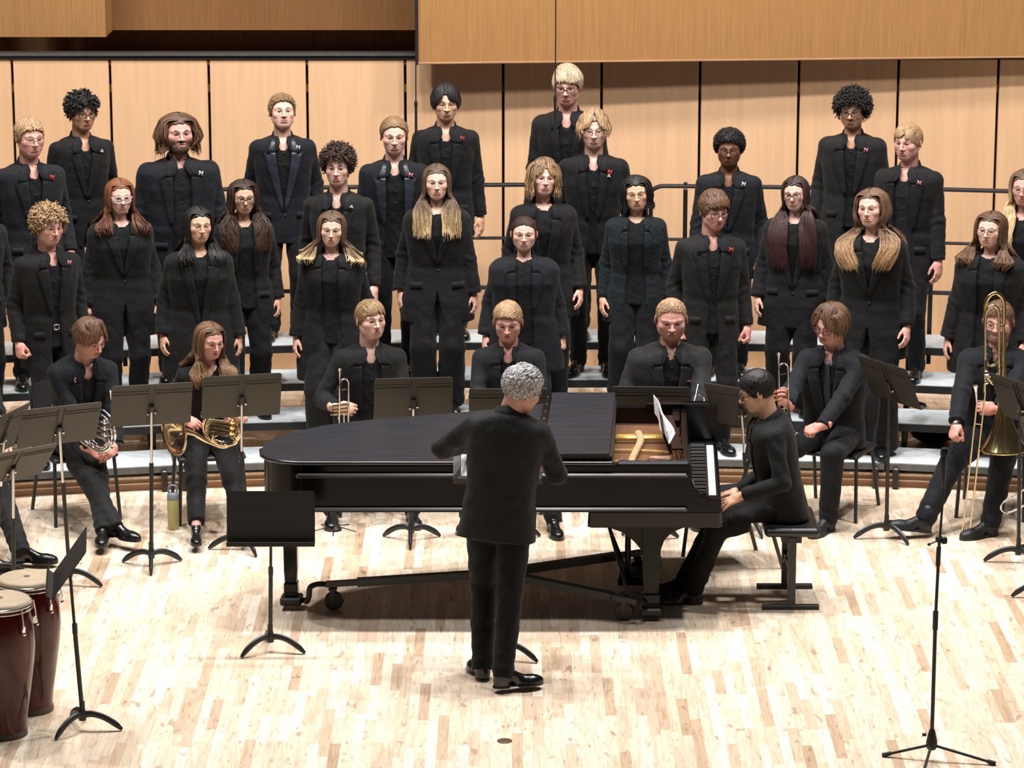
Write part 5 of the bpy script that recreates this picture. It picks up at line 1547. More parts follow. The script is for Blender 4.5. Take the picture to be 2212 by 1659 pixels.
# ------------------------------------------------------------------ piano bench
M_VINYL = pm('black_vinyl', (0.013, 0.015, 0.018), rough=0.32, var=0.1)
b0_ = P(1712, 1140, 18.80)
bx_, by_ = b0_.x, 19.06
bn = empty('piano_bench', (bx_, by_, 0), 0, 'black padded piano bench on T-shaped metal feet under the pianist', 'bench')
m = MB(); m.box((0, 0, .490), (.335, .56, .055), bev=.018); m.build('seat_pad', M_VINYL, bn, bevel=.008)
m = MB(); m.box((0, 0, .440), (.12, .46, .045)); m.build('seat_frame', M_BLACK, bn)
for y in (-.22, .22):
    m = MB(); m.box((0.004, y, .24), (.048, .034, .42)); m.build('leg', M_STAND, bn)
    m = MB(); m.box((0.0, y, .014), (.345, .042, .028), bev=.003); m.build('foot', M_STAND, bn)
m = MB(); m.box((.006, 0, .23), (.03, .44, .02)); m.tube([(0.02, -.2, .42), (-.02, .12, .20)], .004, 6); m.tube([(.02, -.18, .42), (.03, .15, .18)], .004, 6); m.build('brace', M_STAND, bn)

# ------------------------------------------------------------------ chairs
M_CH = pm('chair_frame', (0.030, 0.034, 0.034), rough=0.4, metal=0.2)
M_CHS = pm('chair_plastic', (0.014, 0.014, 0.015), rough=0.5)
def make_chair(loc, rz, label):
    r = empty('orchestra_chair', loc, math.radians(rz), label, 'chair', None)
    m = MB(); m.box((0, 0, .445), (.455, .43, .030), bev=.012); m.build('seat', M_CHS, r, bevel=.006)
    pts = []
    m = MB(); N_ = 7; vs = []; fs = []
    for j in range(5):
        for i in range(N_):
            u = (i / (N_ - 1) - .5) * 2; z = .62 + .26 * j / 4; vs.append((u * .215 * (1 - .10 * (j == 4)), .235 + .05 * j / 4 - .045 * u * u, z))
    k = len(vs); vs += [(x, y + .012, z) for x, y, z in vs]
    for j in range(4):
        for i in range(N_ - 1):
            a = j * N_ + i; fs += [(a, a + 1, a + N_ + 1, a + N_), (k + a, k + a + N_, k + a + N_ + 1, k + a + 1)]
    for i in range(N_ - 1): fs += [(i, k + i, k + i + 1, i + 1), (4 * N_ + i, 4 * N_ + i + 1, k + 4 * N_ + i + 1, k + 4 * N_ + i)]
    for j in range(4): a = j * N_; fs += [(a, a + N_, k + a + N_, k + a)]; a += N_ - 1; fs += [(a, k + a, k + a + N_, a + N_)]
    m.add(vs, fs); m.build('backrest', M_CHS, r, smooth=True)
    for sx in (-1, 1):
        m = MB(); m.tube([(sx * .205, -.17, .435), (sx * .225, -.215, 0.0)], .0125, 10); m.build('leg', M_CH, r, smooth=True)
        m = MB(); m.tube([(sx * .215, .285, .86), (sx * .215, .235, .62), (sx * .21, .17, .43)], .0125, 10); m.build('back_post', M_CH, r, smooth=True)
        m = MB(); m.tube([(sx * .205, .16, .435), (sx * .225, .29, 0.0)], .0125, 10); m.build('leg', M_CH, r, smooth=True)
    m = MB(); m.tube([(-.205, -.17, .43), (-.205, .17, .43)], .011, 8); m.tube([(.205, -.17, .43), (.205, .17, .43)], .011, 8); m.tube([(-.205, -.17, .43), (.205, -.17, .43)], .011, 8); m.build('seat_frame', M_CH, r, smooth=True)
    return r

# ------------------------------------------------------------------ congas
M_CONGA = pm('conga_red_lacquer', (0.060, 0.0025, 0.0025), rough=0.2, var=0.25, scale=5, coat=0.2, spec=0.35)
M_HIDE = pm('conga_hide', (0.42, 0.33, 0.23), rough=0.6, var=0.12, scale=12)
M_RUB = pm('rubber', (.10, .085, .075), rough=.8)
def conga(loc, label, s=1.0):
    r = empty('conga', loc, 0, label, 'drum')
    m = MB(); m.lathe([(.118 * s, 0), (.118 * s, .02), (.128 * s, .12), (.150 * s, .26), (.171 * s, .40), (.180 * s, .50), (.176 * s, .60), (.158 * s, .70), (.150 * s, .725)], 48); m.build('shell', M_CONGA, r, smooth=True)
    m = MB(); m.lathe([(.112 * s, -.0), (.123 * s, 0), (.124 * s, .03), (.116 * s, .032)], 40, close=False); m.build('base_ring', M_RUB, r, smooth=True)
    m = MB(); m.lathe([(.166 * s, .722), (.166 * s, .745), (.158 * s, .757), (.148 * s, .762), (0, .764)], 48, close=False); m.cur = 1
    m.lathe([(0, .7655), (.016, .7655), (.018, .765)], 16, close=False); h = m.build('drumhead', [M_HIDE, M_RUB], r, smooth=True)
    m = MB(); m.tube([((.170 * s) * math.cos(a), (.170 * s) * math.sin(a), .735) for a in [2 * math.pi * k / 48 for k in range(48)]], .0065, 8, closed=True)
    m.tube([((.172 * s) * math.cos(a), (.172 * s) * math.sin(a), .712) for a in [2 * math.pi * k / 48 for k in range(48)]], .0045, 8, closed=True)
    m.build('rim', M_CHROME, r, smooth=True)
    for k in range(6):
        a = math.radians(60 * k + 20 if s < .99 else 60 * k - 42); ca, sa = math.cos(a), math.sin(a); R1 = .178 * s
        m = MB(); m.tube([(R1 * ca, R1 * sa, .735), ((R1 + .008) * ca, (R1 + .008) * sa, .68), ((R1 + .016) * ca, (R1 + .016) * sa, .60)], .0042, 6)
        m.sphere(((R1 + .016) * ca, (R1 + .016) * sa, .600), .011, 8, 6); m.box(((R1 + .004) * ca, (R1 + .004) * sa, .625), (.028, .022, .04), rot=(0, 0, a), bev=.004)
        m.build('tuning_lug', M_CHROME, r, smooth=True)
    return r
g = G(10, 1578, .02); conga((g.x, g.y, 0), 'dark red conga drum with tan head, nearest at the left edge')
conga((g.x + .085, g.y + .405, 0), 'dark red conga drum standing behind the nearest one at the left edge', .985)

# ------------------------------------------------------------------ boom mic stand at the right
g = G(2012, 1622, .05); Yb = g.y
r = empty('microphone_stand', (g.x, Yb, 0), 0, 'tall black microphone stand on three legs in the right foreground', 'microphone stand')
m = MB(); m.lathe([(0, .06), (.022, .06), (.030, .075), (.030, .10), (.018, .155), (.013, .17), (0, .17)], 16); m.tube([(-.03, 0, .14), (-.05, 0, .14)], .010, 8); m.build('hub', M_BLACK, r, smooth=True)
for (px_, py_) in ((1912, 1630), (2145, 1648), (1985, 1700)):
    e = G(px_, py_, .012); v = Vector((e.x - g.x, e.y - Yb, .012)); m = MB(); m.tube([(0, 0, .085), v], .008, 8); d_ = (v - Vector((0, 0, .085))).normalized(); m.tube([v - d_ * .03, v + d_ * .015], .0125, 10); m.build('leg', M_BLACK, r, smooth=True)
zt = P(2016, 1165, Yb).z; zc = P(2014, 1340, Yb).z
m = MB(); m.tube([(0, 0, .1), (0.0, 0, zc)], .0105, 10); m.tube([(0, 0, zc - .05), (0, 0, zc + .05)], .0145, 10); m.tube([(0, 0, zc), (.008, 0, zt)], .0085, 10); m.build('pole', M_BLACK, r, smooth=True)
m = MB(); m.sphere((.008, 0, zt), (.022, .022, .022), 12, 8); m.tube([(.008, -.01, zt), (-.045, -.015, zt - .022)], .0045, 6); m.sphere((-.047, -.015, zt - .023), .009, 8, 6); m.box((.03, -.02, zt), (.03, .03, .035), bev=.006); m.build('boom_clamp', M_BLACK, r, smooth=True)
def pr_(px, py): v = P(px, py, Yb - .03); return Vector((v.x - g.x, -.03, v.z))
m = MB(); m.tube([pr_(2026, 1222), pr_(2040, 1030)], .0065, 8); m.tube([pr_(2026, 1222), pr_(2028, 1182)], .0125, 10); m.build('boom', M_BLACK, r, smooth=True)
m = MB(); m.tube([pr_(2038, 1052), pr_(2037, 1040), pr_(2037, 1000), pr_(2039, 985), pr_(2039, 972)], [.009, .013, .017, .0155, .012], 12); m.tube([pr_(2039, 985), pr_(2040, 976), pr_(2040, 968)], [.019, .021, .015], 12); mo = m.build('microphone', pm('mic_black', (.02, .02, .02), rough=.35), None, smooth=True, loc=(g.x, Yb, 0))
tag(mo, 'black microphone clipped upright on the tall stand at the right', 'microphone')

# ------------------------------------------------------------------ water bottle and instrument pegs on the floor
g = G(375, 1143); r = empty('water_bottle', (g.x, g.y, 0), 0, 'olive yellow water bottle with grey loop lid on the floor between the horn players', 'bottle')
m = MB(); m.lathe([(0, 0), (.034, 0), (.036, .004), (.0375, .02), (.0385, .10), (.0385, .205), (.037, .208), (0, .208)], 28); m.build('bottle_body', pm('olive_enamel', lin((176, 168, 112)), rough=.4, var=.04), r, smooth=True)
MG = pm('grey_lid', lin((128, 134, 148)), rough=.45)
m = MB(); m.lathe([(0, .207), (.039, .207), (.039, .232), (.032, .246), (.018, .25), (0, .25)], 28); m.tube(smooth_path([(-.026, 0, .243), (-.027, 0, .275), (-.018, 0, .295), (0, 0, .30), (.018, 0, .295), (.027, 0, .275), (.026, 0, .243)], 4), .0065, 8, flat=1.5); m.build('lid', MG, r, smooth=True)
def peg(px, py, label, h=.17):
    g = G(px, py, .01); r = empty('instrument_stand', (g.x, g.y, 0), 0, label, 'instrument stand')
    m = MB(); m.lathe([(.052, .012), (.036, .03), (.020, .07), (.014, h), (.009, h + .06), (0, h + .06)], 16, close=False); m.build('peg', M_BLACK, r, smooth=True)
    for k in range(5):
        a = math.radians(72 * k - 90); m = MB(); m.tube([(0, 0, .03), (.155 * math.cos(a), .155 * math.sin(a), .004)], .0038, 6); m.build('leg', M_BLACK, r)
peg(722, 1142, 'black five-legged instrument peg on the floor under the piano case')
# ------------------------------------------------------------------ choir
CURT = dict(n=150, th0=38, end=.0, vol=.012, part=0.0, rag=.012, wave=.003, ear=.012, w=.0065)
def choir(row, px, top, label, dpx=0, dtop=.02, **k):
    """place a singer from the picture position of the top of the hair"""
    r = RR + .455 * row + .245; zf = TREAD_Z[row]
    Y = 22.5
    for _ in range(4):
        x = P(px, top, Y).x; Y = arcY(x, r)
    zt = P(px, top, Y - .02).z
    H = (zt - zf - dtop) / (1.0 - 0.012)
    k.setdefault('hem', None)
    return person(loc=(x, Y, zf), H=H * 1.010, label=label, **k)
def wave_fall(**k):
    d = dict(n=290, th0=52, end=-.34, vol=.016, rag=.02, wave=.010, wf=2.2, w=.008); d.update(k); return d

# back row
choir(3, 173, 210, 'young man in the back row, black wavy hair over tinted glasses, far left', dtop=.035, yaw=22, jw=.93, hair='curly', hc='black', skin='tan', glasses=('dark', 'rect'), style='closed', lapel='slim',
      hp=dict(n=300, len=.055, curl=.006, cf=.9, cap=.014, top=.012, w=.0085, lift_dir=.12, mess=.2, fringe=dict(n=46, z=.045, split=1, part=.005, w=.009, puff=.012)), pins=(('small', .11, .46),), seed=11, head=(8, 4, 0), face=dict(jaw=.95), pants='navy')
choir(3, 609, 213, 'man in the back row with short tousled hair, satin peaked lapels and a white pin', dtop=.028, yaw=6, jw=1.04, jacket='navy', style='low', lapel='satin', hc='dirty', skin='fair', head=(5, -8, 0),
      hp=dict(n=420, len=.036, cap=.008, top=.010, dir=(.2, -.4, .6), lift_dir=.35, mess=.2, curl=.002, lift=.004, w=.0052), pins=(('white', .105, .485),), seed=12, face=dict(fw=1.0, jaw=1.05, brow=1, nose=1.05))
choir(3, 962, 190, 'man in the back row with black curtain hair, dropping earlobe-length strands and a red pin', dtop=.028, yaw=2, jw=.98, hair='fall', hc='black', skin='asian', head=(4, 6, 0),
      hp=dict(n=170, th0=48, end=-.03, vol=.014, rag=.014, wave=.004, cap=.008, w=.0075, ear=.010, fringe=dict(n=44, z=.040, split=1.0, part=-.012, w=.009, puff=.008)), pins=(('red', .112, .485),), seed=13, style='open', face=dict(eye=.6, fw=.96))
choir(3, 1227, 150, 'tallest man of the back row, blond fringe swept over glasses, behind the second microphone', dtop=.035, yaw=-6, jw=.98, hc='ash', skin='pink', glasses=('dark', 'rect'), head=(-2, 8, 0), style='open', lapel='slim',
      hp=dict(n=330, len=.065, cap=.012, top=.014, dir=(.1, -1, 0), sweep=.45, lift_dir=.2, w=.0065, fringe=dict(n=70, z=.050, sweep=.5, w=.008, puff=.014)), seed=14, face=dict(moustache=1, fw=.98))
choir(3, 1844, 203, 'man in the back row with bushy black curls, glasses and moustache, far right', dtop=.045, yaw=-12, jw=1.08, hair='curly', hc='black', skin='tan', glasses=('dark', 'rect'), head=(-4, 6, 0), style='open', jacket='char',
      hp=dict(n=520, len=.045, curl=.011, cf=1.6, cap=.024, top=.014, w=.0058, lift_dir=.35, side=.9), pins=(('pink', .11, .46),), seed=15, face=dict(moustache=1, beard=.25, jaw=1.05))
# third row
choir(2, 60, 266, 'man with short combed blond hair, wire glasses and square red pin, left edge', dtop=.025, yaw=24, jw=1.05, jacket='slate', hc='sand', skin='pink', glasses=('wire', 'rect'), head=(6, 4, 0), style='open',
      hp=dict(n=420, len=.045, cap=.008, top=.008, dir=(.3, -.6, .4), sweep=-.6, lift_dir=.2, mess=.1, w=.0055), pins=(('red', .115, .47),), seed=21)
choir(2, 383, 254, 'broad man with long wavy brown hair and a full beard', dtop=.03, yaw=14, jw=1.24, jd=1.12, belly=.015, jacket='navy', hair='fall', hc='brown', skin='pink', head=(4, 2, 0), style='wide', sh=1.12,
      hp=dict(n=230, th0=46, end=-.12, vol=.040, rag=.02, wave=.014, wf=1.8, cap=.010, w=.0085, ear=.022, flick=.010, part=.0, phr=5), pins=(('white', .125, .47),), seed=22, face=dict(beard=1, fw=1.08, jaw=1.15, brow=1, beardk=.45))
choir(2, 851, 264, 'singer with slicked-back brown and blond hair and a pinkish lapel pin', dtop=.02, yaw=4, jw=1.03, jacket='navy', hair='back', hc='dirty', skin='fair', head=(0, 5, 0), style='wide', lapel='satin',
      hp=dict(n=420, len=.09, cap=.007, top=.008, curl=.0015, cf=1.6, lift=.008, w=.006, lift_dir=.0, mess=.06), pins=(('pink', .105, .47),), seed=23, face=dict(fw=.97, jaw=.95))
choir(2, 1283, 247, 'man with blond curtain hair, round wire glasses and a red flower-like pin', dtop=.03, yaw=-3, jw=.98, hair='fall', hc='sand', skin='fair', glasses=('wire', 'round'), head=(2, 4, 0), style='open', lapel='slim',
      hp=dict(n=190, th0=40, end=-.02, vol=.020, rag=.016, wave=.006, cap=.010, ear=.016, flick=.012, w=.008, part=.004, fringe=dict(n=56, z=.050, split=1.3, part=.004, w=.009, puff=.012)), pins=(('red', .11, .455), ('small', .105, .43)), seed=24, face=dict(fw=.95, nose=1.1, beard=.12))
choir(2, 1576, 289, 'man with a short black afro, dark round glasses and trimmed beard', dtop=.035, yaw=-6, jw=1.02, jacket='slate', hair='curly', hc='black', skin='brown', glasses=('dark', 'round'), head=(0, 4, 0), style='closed',
      hp=dict(n=700, len=.016, curl=.005, cf=1.6, cap=.020, top=.010, w=.0040, lift_dir=.5, side=.8), pins=(('white', .11, .485),), seed=25, face=dict(beard=.35, fw=1.02))
choir(2, 1966, 278, 'man with smooth side-parted blond hair and a pink pin, at the right', dtop=.02, yaw=-24, jw=1.05, hc='sand', skin='pink', head=(-8, 4, 0), style='wide', shirt='slate',
      hp=dict(n=330, len=.075, cap=.006, top=.006, dir=(.3, -.5, .0), sweep=-.35, part=.03, lift_dir=.0, mess=.05, w=.006), pins=(('pink', .115, .465),), seed=26, extras=(), face=dict(fw=1.0, nose=1.1))
# second row
choir(1, 257, 396, 'woman with long auburn hair and large clear glasses in an oversized blazer', dtop=.02, yaw=16, sex='f', jw=1.18, hair='fall', hc='auburn', skin='fair', glasses=('clear', 'big'), head=(2, 4, 0), style='closed', jacket='black', hem=-.29,
      hp=wave_fall(end=-.24, part=.0, vol=.018, wave=.006, fb=.35, spread=.025), pins=(), seed=31)
choir(1, 524, 398, 'woman with long dark curls and dark-rimmed glasses, hair over her blazer', dtop=.02, yaw=12, sex='f', jw=1.06, hair='fall', hc='darkbrown', skin='olive', glasses=('dark', 'big'), head=(2, 4, 0), style='wide',
      hp=wave_fall(end=-.36, vol=.026, wave=.016, wf=3.5, fb=.5, spread=.015, phr=5), seed=32, wide=.4, extras=('flap',))
choir(1, 730, 325, 'young man with thick dark curls, narrow pale face and a small white pin', dtop=.04, yaw=-4, jw=.92, jacket='char', hair='curly', hc='darkbrown', skin='fair', head=(0, 2, 0), style='open', lapel='slim',
      hp=dict(n=460, len=.042, curl=.010, cf=1.5, cap=.018, top=.016, w=.0062, lift_dir=.3, side=.6), pins=(('small', .10, .478),), seed=33, face=dict(fw=.94, jaw=.92, brow=1))
choir(1, 943, 367, 'woman with long straight brown hair lightening to blond ends over a boxy blazer', dtop=.015, yaw=2, sex='f', jw=1.16, hair='fall', hc='blondtip', skin='fair', head=(0, 0, 0), style='closed', hem=-.26, extras=('flap', 'earring'),
      hp=wave_fall(end=-.34, vol=.012, wave=.010, wf=1.8, fb=1.0, ombre=.72, spread=.0, w=.007), seed=34, wide=.6)
choir(1, 1174, 353, 'woman with a tousled blond bob and a plain black tee under her blazer', dtop=.03, yaw=2, sex='f', jw=1.10, hair='fall', hc='dirty', skin='fair', head=(6, -2, 3), style='low',
      hp=dict(n=230, th0=40, end=-.105, vol=.026, rag=.02, wave=.008, cap=.010, ear=.016, flick=.018, part=.004, w=.008, fringe=dict(n=54, z=.045, split=.8, part=.0, w=.008, puff=.01, wave=.004)), seed=35, wide=.3, face=dict(fw=1.0))
choir(1, 1375, 389, 'woman with a black bob and silver cross necklace in a crinkled dark blue jacket', dtop=.02, yaw=-2, sex='f', jw=1.06, jacket='linen', hair='fall', hc='black', skin='asian', head=(0, 5, -5), style='wide', extras=('cross',), sleeves='slim', lapel='slim',
      hp=dict(n=210, th0=46, end=-.11, vol=.022, rag=.012, wave=.006, cap=.008, ear=.014, flick=.020, part=-.012, w=.008), seed=36, wide=1.0, face=dict(eye=.55, fw=1.04, jaw=1.0))
choir(1, 1720, 393, 'woman with very long straight dark hair and dark square glasses', dtop=.012, yaw=-12, sex='f', jw=1.16, hair='fall', hc='burgundy', skin='fair', glasses=('dark', 'big'), head=(-6, 3, -3), style='low', hem=-.26,
      hp=wave_fall(end=-.50, vol=.012, wave=.003, fb=.9, spread=.0, n=340, w=.0085), seed=37, extras=('flap',), wide=.5)
choir(1, 2216, 378, 'woman cut by the right edge, long fair hair and glasses', dtop=.015, yaw=-16, sex='f', jw=1.06, hair='fall', hc='blondtip', skin='pink', glasses=('wire', 'rect'), head=(-4, 4, 0), style='wide',
      hp=wave_fall(end=-.36, vol=.018, wave=.008, fb=.9, ombre=.3), seed=38)
choir(1, -62, 400, 'singer at the left edge of whom only a sleeve and hand show', dtop=.02, yaw=20, jw=1.05, hc='brown', seed=39)
# front row
choir(0, 99, 452, 'young man with curly blond hair and a silver belt buckle, front left', dtop=.045, yaw=30, jw=1.0, hair='curly', hc='sand', skin='pink', head=(8, 6, 2), style='open', extras=('belt',), hands=('fist', 'fist'), hem=-.24,
      hp=dict(n=460, len=.042, curl=.010, cf=1.5, cap=.018, top=.016, w=.0062, lift_dir=.3, side=.7), pins=(('pink', .105, .48),), seed=41)
choir(0, 427, 459, 'woman with long black hair tucked behind her shoulders in an oversized blazer', dtop=.015, yaw=10, sex='f', jw=1.18, hair='fall', hc='black', skin='asian', head=(10, 2, 2), style='low', hem=-.33,
      hp=wave_fall(end=-.24, vol=.016, wave=.004, fb=.25, part=.0), seed=42, face=dict(eye=.55))
choir(0, 716, 468, 'young woman with long blond-tipped hair spread over the shoulders of an open coat', dtop=.015, yaw=-4, sex='f', jw=1.16, hair='fall', hc='blondtip', skin='fair', head=(6, 4, 3), style='wide', hem=-.38,
      hp=wave_fall(end=-.20, vol=.016, wave=.006, fb=.3, ombre=.62, spread=.06, rag=.02), seed=43, wide=.8, pants='char', sleeves='long')
choir(0, 1132, 481, 'woman with dark hair tied tightly back and a white pendant, in an open jacket', dtop=.008, yaw=0, sex='f', jw=1.34, jd=1.1, belly=.015, jacket='navy', hair='back', hc='darkbrown', skin='fair', head=(0, 3, 0), style='wide', extras=('pendant',), hem=-.30, hands=('fist', 'fist'),
      hp=dict(n=420, len=.07, cap=.004, lift=.010, w=.005, lift_dir=.0, mess=.03), seed=44, face=dict(fw=1.06, jaw=1.0), wide=.4)
choir(0, 1537, 419, 'young man with brown fringe, thin glasses, shawl-like lapels and a red pin', dtop=.035, yaw=6, jw=1.0, jacket='char', hc='brown', skin='pink', glasses=('dark', 'rect'), head=(16, 10, 0), style='open', hands=('fist', 'fist'),
      hp=dict(n=460, len=.052, cap=.013, top=.012, dir=(.1, -1, 0), sweep=.1, lift_dir=.1, mess=.15, w=.006, fringe=dict(n=70, z=.038, w=.007, puff=.012, wave=.003)), pins=(('red', .115, .47),), seed=45, lapel='peak', shirt='slate')
choir(0, 1886, 421, 'woman with long wavy brown hair ending in blond curls, right of the trumpeter', dtop=.015, yaw=-14, sex='f', jw=1.10, hair='fall', hc='wavytip', skin='fair', head=(-12, 0, -3), style='closed', hem=-.26,
      hp=wave_fall(end=-.36, vol=.026, wave=.026, wf=2.6, fb=.95, ombre=.7, phr=.8, spread=.02), seed=46, wide=1.1, shoes='shoe')
choir(0, 2143, 469, 'woman with shoulder-length brown hair and thin glasses above the trombonist', dtop=.015, yaw=-20, sex='f', jw=1.26, jd=1.1, hair='fall', hc='brown', skin='fair', glasses=('wire', 'big'), head=(-6, 2, 3), style='wide', hem=-.30,
      hp=wave_fall(end=-.22, vol=.022, wave=.010, wf=1.6, fb=.8, spread=.03), seed=47, face=dict(fw=1.04))

# ------------------------------------------------------------------ seated players
def tl(loc, yaw, s, w):
    d = Matrix.Rotation(-math.radians(yaw), 3, 'Z') @ (Vector(w) - Vector(loc)); return tuple(v / s for v in d)
def seated(px, pt, Y, yaw, label, feet, hands_px=None, H=1.80, chair=True, chair_label='', seat=.465, tor=0, cy=0.02, backs=None, fingers=None, hints=None, **k):
    """feet / hands_px: {side: (px, py, Y)}"""
    s = H / 1.75
    b = P(px, 1000, Y); loc = (b.x, Y, 0)
    legs = {}
    for sd, f in feet.items():
        w = G(f[0], f[1], .0865 * s); w.z = .0865 * s + (.03 if len(f) > 4 else 0); legs[sd] = dict(ankle=tl(loc, yaw, s, w), foot=(f[2], f[4] if len(f) > 4 else 0))
        if len(f) > 5: legs[sd]['hint'] = f[5]
    arms = {}
    for sd, h in (hands_px or {}).items():
        arms[sd] = dict(wrist=tl(loc, yaw, s, P(*h)), hint=(sd * .6, .3, -.9))
        if backs and sd in backs: arms[sd]['back'] = backs[sd]
        if fingers and sd in fingers: arms[sd]['fingers'] = fingers[sd]
        if hints and sd in hints: arms[sd]['hint'] = hints[sd]
    J = person(loc=loc, H=H, yaw=yaw, pose='sit', seat=seat, label=label, arms=arms, legs=legs, **k)
    if chair:
        R_ = Matrix.Rotation(math.radians(yaw), 3, 'Z'); c = Vector(loc) + R_ @ Vector((0, .03, 0))
        make_chair(c, yaw, chair_label)
    return J
# horn player left
HP1 = seated(168, 712, 20.95, 26, 'seated horn player with brown swept hair, hands clasped and ankles crossed', {1: (226, 1158, -20), -1: (262, 1160, 30)},
       {1: (254, 978, 20.55), -1: (206, 1000, 20.55)}, H=1.80, chair_label='black orchestra chair under the left horn player', lean=(14, 2), head=(20, 12, 0), hc='brown', hair='fall', skin='pink', style='open', jacket='navy',
       hp=dict(n=210, th0=42, end=-.005, vol=.016, rag=.012, wave=.003, cap=.010, ear=.012, part=.02, w=.0075, fringe=dict(n=50, z=.045, split=1.2, part=.02, w=.009, puff=.012)), pins=(('gold', -.10, .47),), seed=51,
       fingers={1: (-.65, -.5, -.35), -1: (.8, -.35, -.45)}, backs={1: (.5, -.7, .6), -1: (-.2, -.8, .8)}, hands=('loose', 'loose'), extras=(('watch', 1, 'black'),), pants='char', hem_leg=.0)
# horn player right
HP2 = seated(452, 715, 20.95, 12, 'seated horn player with long light brown hair, bare ankles and strapped shoes', {1: (531, 1160, 5), -1: (424, 1158, -4)},
       {1: (520, 905, 20.50), -1: (398, 905, 20.62)}, H=1.68, sex='f', chair_label='black orchestra chair under the right horn player', lean=(8, 0), head=(20, 4, 4), hair='fall', hc='midbrown', skin='pink', style='wide', jacket='black', sleeves='half', forearm=(1, -1),
       hp=wave_fall(end=-.26, vol=.018, wave=.008, fb=.8, n=210), seed=52, shoes='women', pants='black', hem_leg=.10, jw=1.02, fingers={1: (-.6, -.3, .1), -1: (.7, -.6, -.3)}, backs={1: (.3, -1, .5), -1: (-.4, -.8, .6)}, hands=('loose', 'grip'))
# left trumpeter
TP1 = seated(800, 686, 21.15, 8, 'seated trumpeter with neat blond hair holding an upright silver trumpet', {1: (890, 1098, 5), -1: (718, 1100, -5)},
       {-1: (727, 880, 20.80), 1: (868, 930, 20.8)}, H=1.84, chair_label='black orchestra chair behind the piano under the left trumpeter', head=(20, -2, 0), hc='dirty', skin='fair', style='wide', jacket='black', shirt='slate', lapel='notch', lean=(2, 0),
       hp=dict(n=380, len=.06, cap=.005, top=.006, dir=(.2, -1, 0), sweep=.5, lift_dir=.1, mess=.08, w=.0055, lift=.004), seed=53, hands=('grip', 'relax'), fingers={-1: (.8, -.3, -.1)}, backs={-1: (-.3, -.9, .3)})
# second trumpeter, behind the conductor
TP2 = seated(1099, 688, 21.20, -2, 'seated player with blond quiff behind the conductor, looking down', {1: (1195, 1120, 14), -1: (1010, 1110, -5)},
       {-1: (1040, 925, 20.8), 1: (1150, 925, 20.8)}, H=1.82, chair_label='black orchestra chair behind the piano under the blond quiffed player', head=(-2, 12, 0), hc='sand', skin='pink', style='open', jacket='slate',
       hp=dict(n=460, len=.045, cap=.006, top=.012, dir=(.2, -.6, .3), sweep=-.8, lift_dir=.15, mess=.06, w=.0052, side=.25, lift=.006), seed=54, lean=(3, 0))
# older trumpeter
TP3 = seated(1444, 649, 21.10, 2, 'seated man with cropped hair and red beard, pink pocket square, grey-black suit', {1: (1500, 1100, 8), -1: (1390, 1100, -5)},
       {1: (1507, 915, 20.62), -1: (1385, 900, 20.75)}, H=1.90, jw=1.20, jd=1.1, chair_label='black orchestra chair under the red-bearded trumpeter', head=(0, 10, 0), hc='bald', skin='pink', style='low', jacket='grey', hair='crop', extras=('square',),
       hp=dict(n=300, len=.018, cap=.0015, top=.006, lift_dir=.5, w=.004, lift=.022, side=.3), seed=55, face=dict(beard=.55, fw=1.06, jaw=1.10, shadow=.5, brow=.4), hands=('relax', 'loose'), fingers={1: (.05, -.5, -.8)}, backs={1: (.9, -.4, .2)}, lean=(3, 0), sh=1.05)
# trumpeter with tie
TP4 = seated(1800, 661, 21.05, -24, 'seated trumpeter with glasses, necktie and chin-length brown hair, one fist on the knee', {1: (1790, 1118, -8), -1: (1700, 1090, -10)},
       {1: (1768, 933, 20.55), -1: (1700, 872, 20.62)}, H=1.86, jw=1.05, chair_label='black orchestra chair under the trumpeter with the necktie', head=(-14, 14, 4), hair='fall', hc='brown', skin='pink', glasses=('red', 'rect'), style='low', jacket='slate', extras=('tie',),
       hp=dict(n=230, th0=44, end=-.035, vol=.024, rag=.016, wave=.004, cap=.010, ear=.014, part=-.015, w=.008, fringe=dict(n=46, z=.035, split=1.2, part=-.02, w=.009, puff=.012)), seed=56, hands=('loose', 'fist'), fingers={1: (-.8, -.4, -.3), -1: (-.3, -.6, .5)}, backs={1: (.2, -.5, .9), -1: (-.9, -.4, .2)},
       shoes='boot', pants='slate', lean=(4, 0))
# trombonist
TB = seated(2148, 690, 21.05, -14, 'seated bearded trombonist with glasses, foot stretched forward in a dark lace-up boot', {-1: (1998, 1130, -60, 20.56, -10), 1: (2140, 1128, -45)},
       {-1: (2062, 932, 20.6), 1: (2155, 885, 20.55)}, H=1.86, jw=1.16, jd=1.08, chair_label='black orchestra chair under the trombonist', head=(-4, 8, 0), hc='brown', skin='pink', glasses=('wire', 'rect'), style='closed', jacket='navy', hair='crop',
       hp=dict(n=420, len=.030, cap=.006, top=.008, lift_dir=.15, w=.005, side=.4, mess=.1), seed=57, face=dict(beard=.8, fw=1.04), hands=('fist', 'grip'), shoes='boot', fingers={-1: (-.1, -.6, -.7), 1: (-.8, -.4, .1)}, backs={-1: (-.6, -.6, .5), 1: (.1, -.9, .3)}, pants='navy', extras=(('watch', -1, 'chrome'),))
# player cut off at the left
LP = seated(-62, 800, 20.40, 58, 'seated player mostly outside the left edge, one black trouser leg and shoe in view', {1: (48, 1196, 30), -1: (-30, 1215, 30)}, {1: (20, 985, 20.1), -1: (-60, 1000, 20.1)}, H=1.86, chair_label='orchestra chair at the left edge under the cut-off player', hc='brown', seed=58, pants='char', hem_leg=.0)
# empty chair behind the pianist
c = P(1572, 1100, 19.86); make_chair((c.x, 19.84, 0), -72, 'orchestra chair standing close behind the pianist and the keyboard')

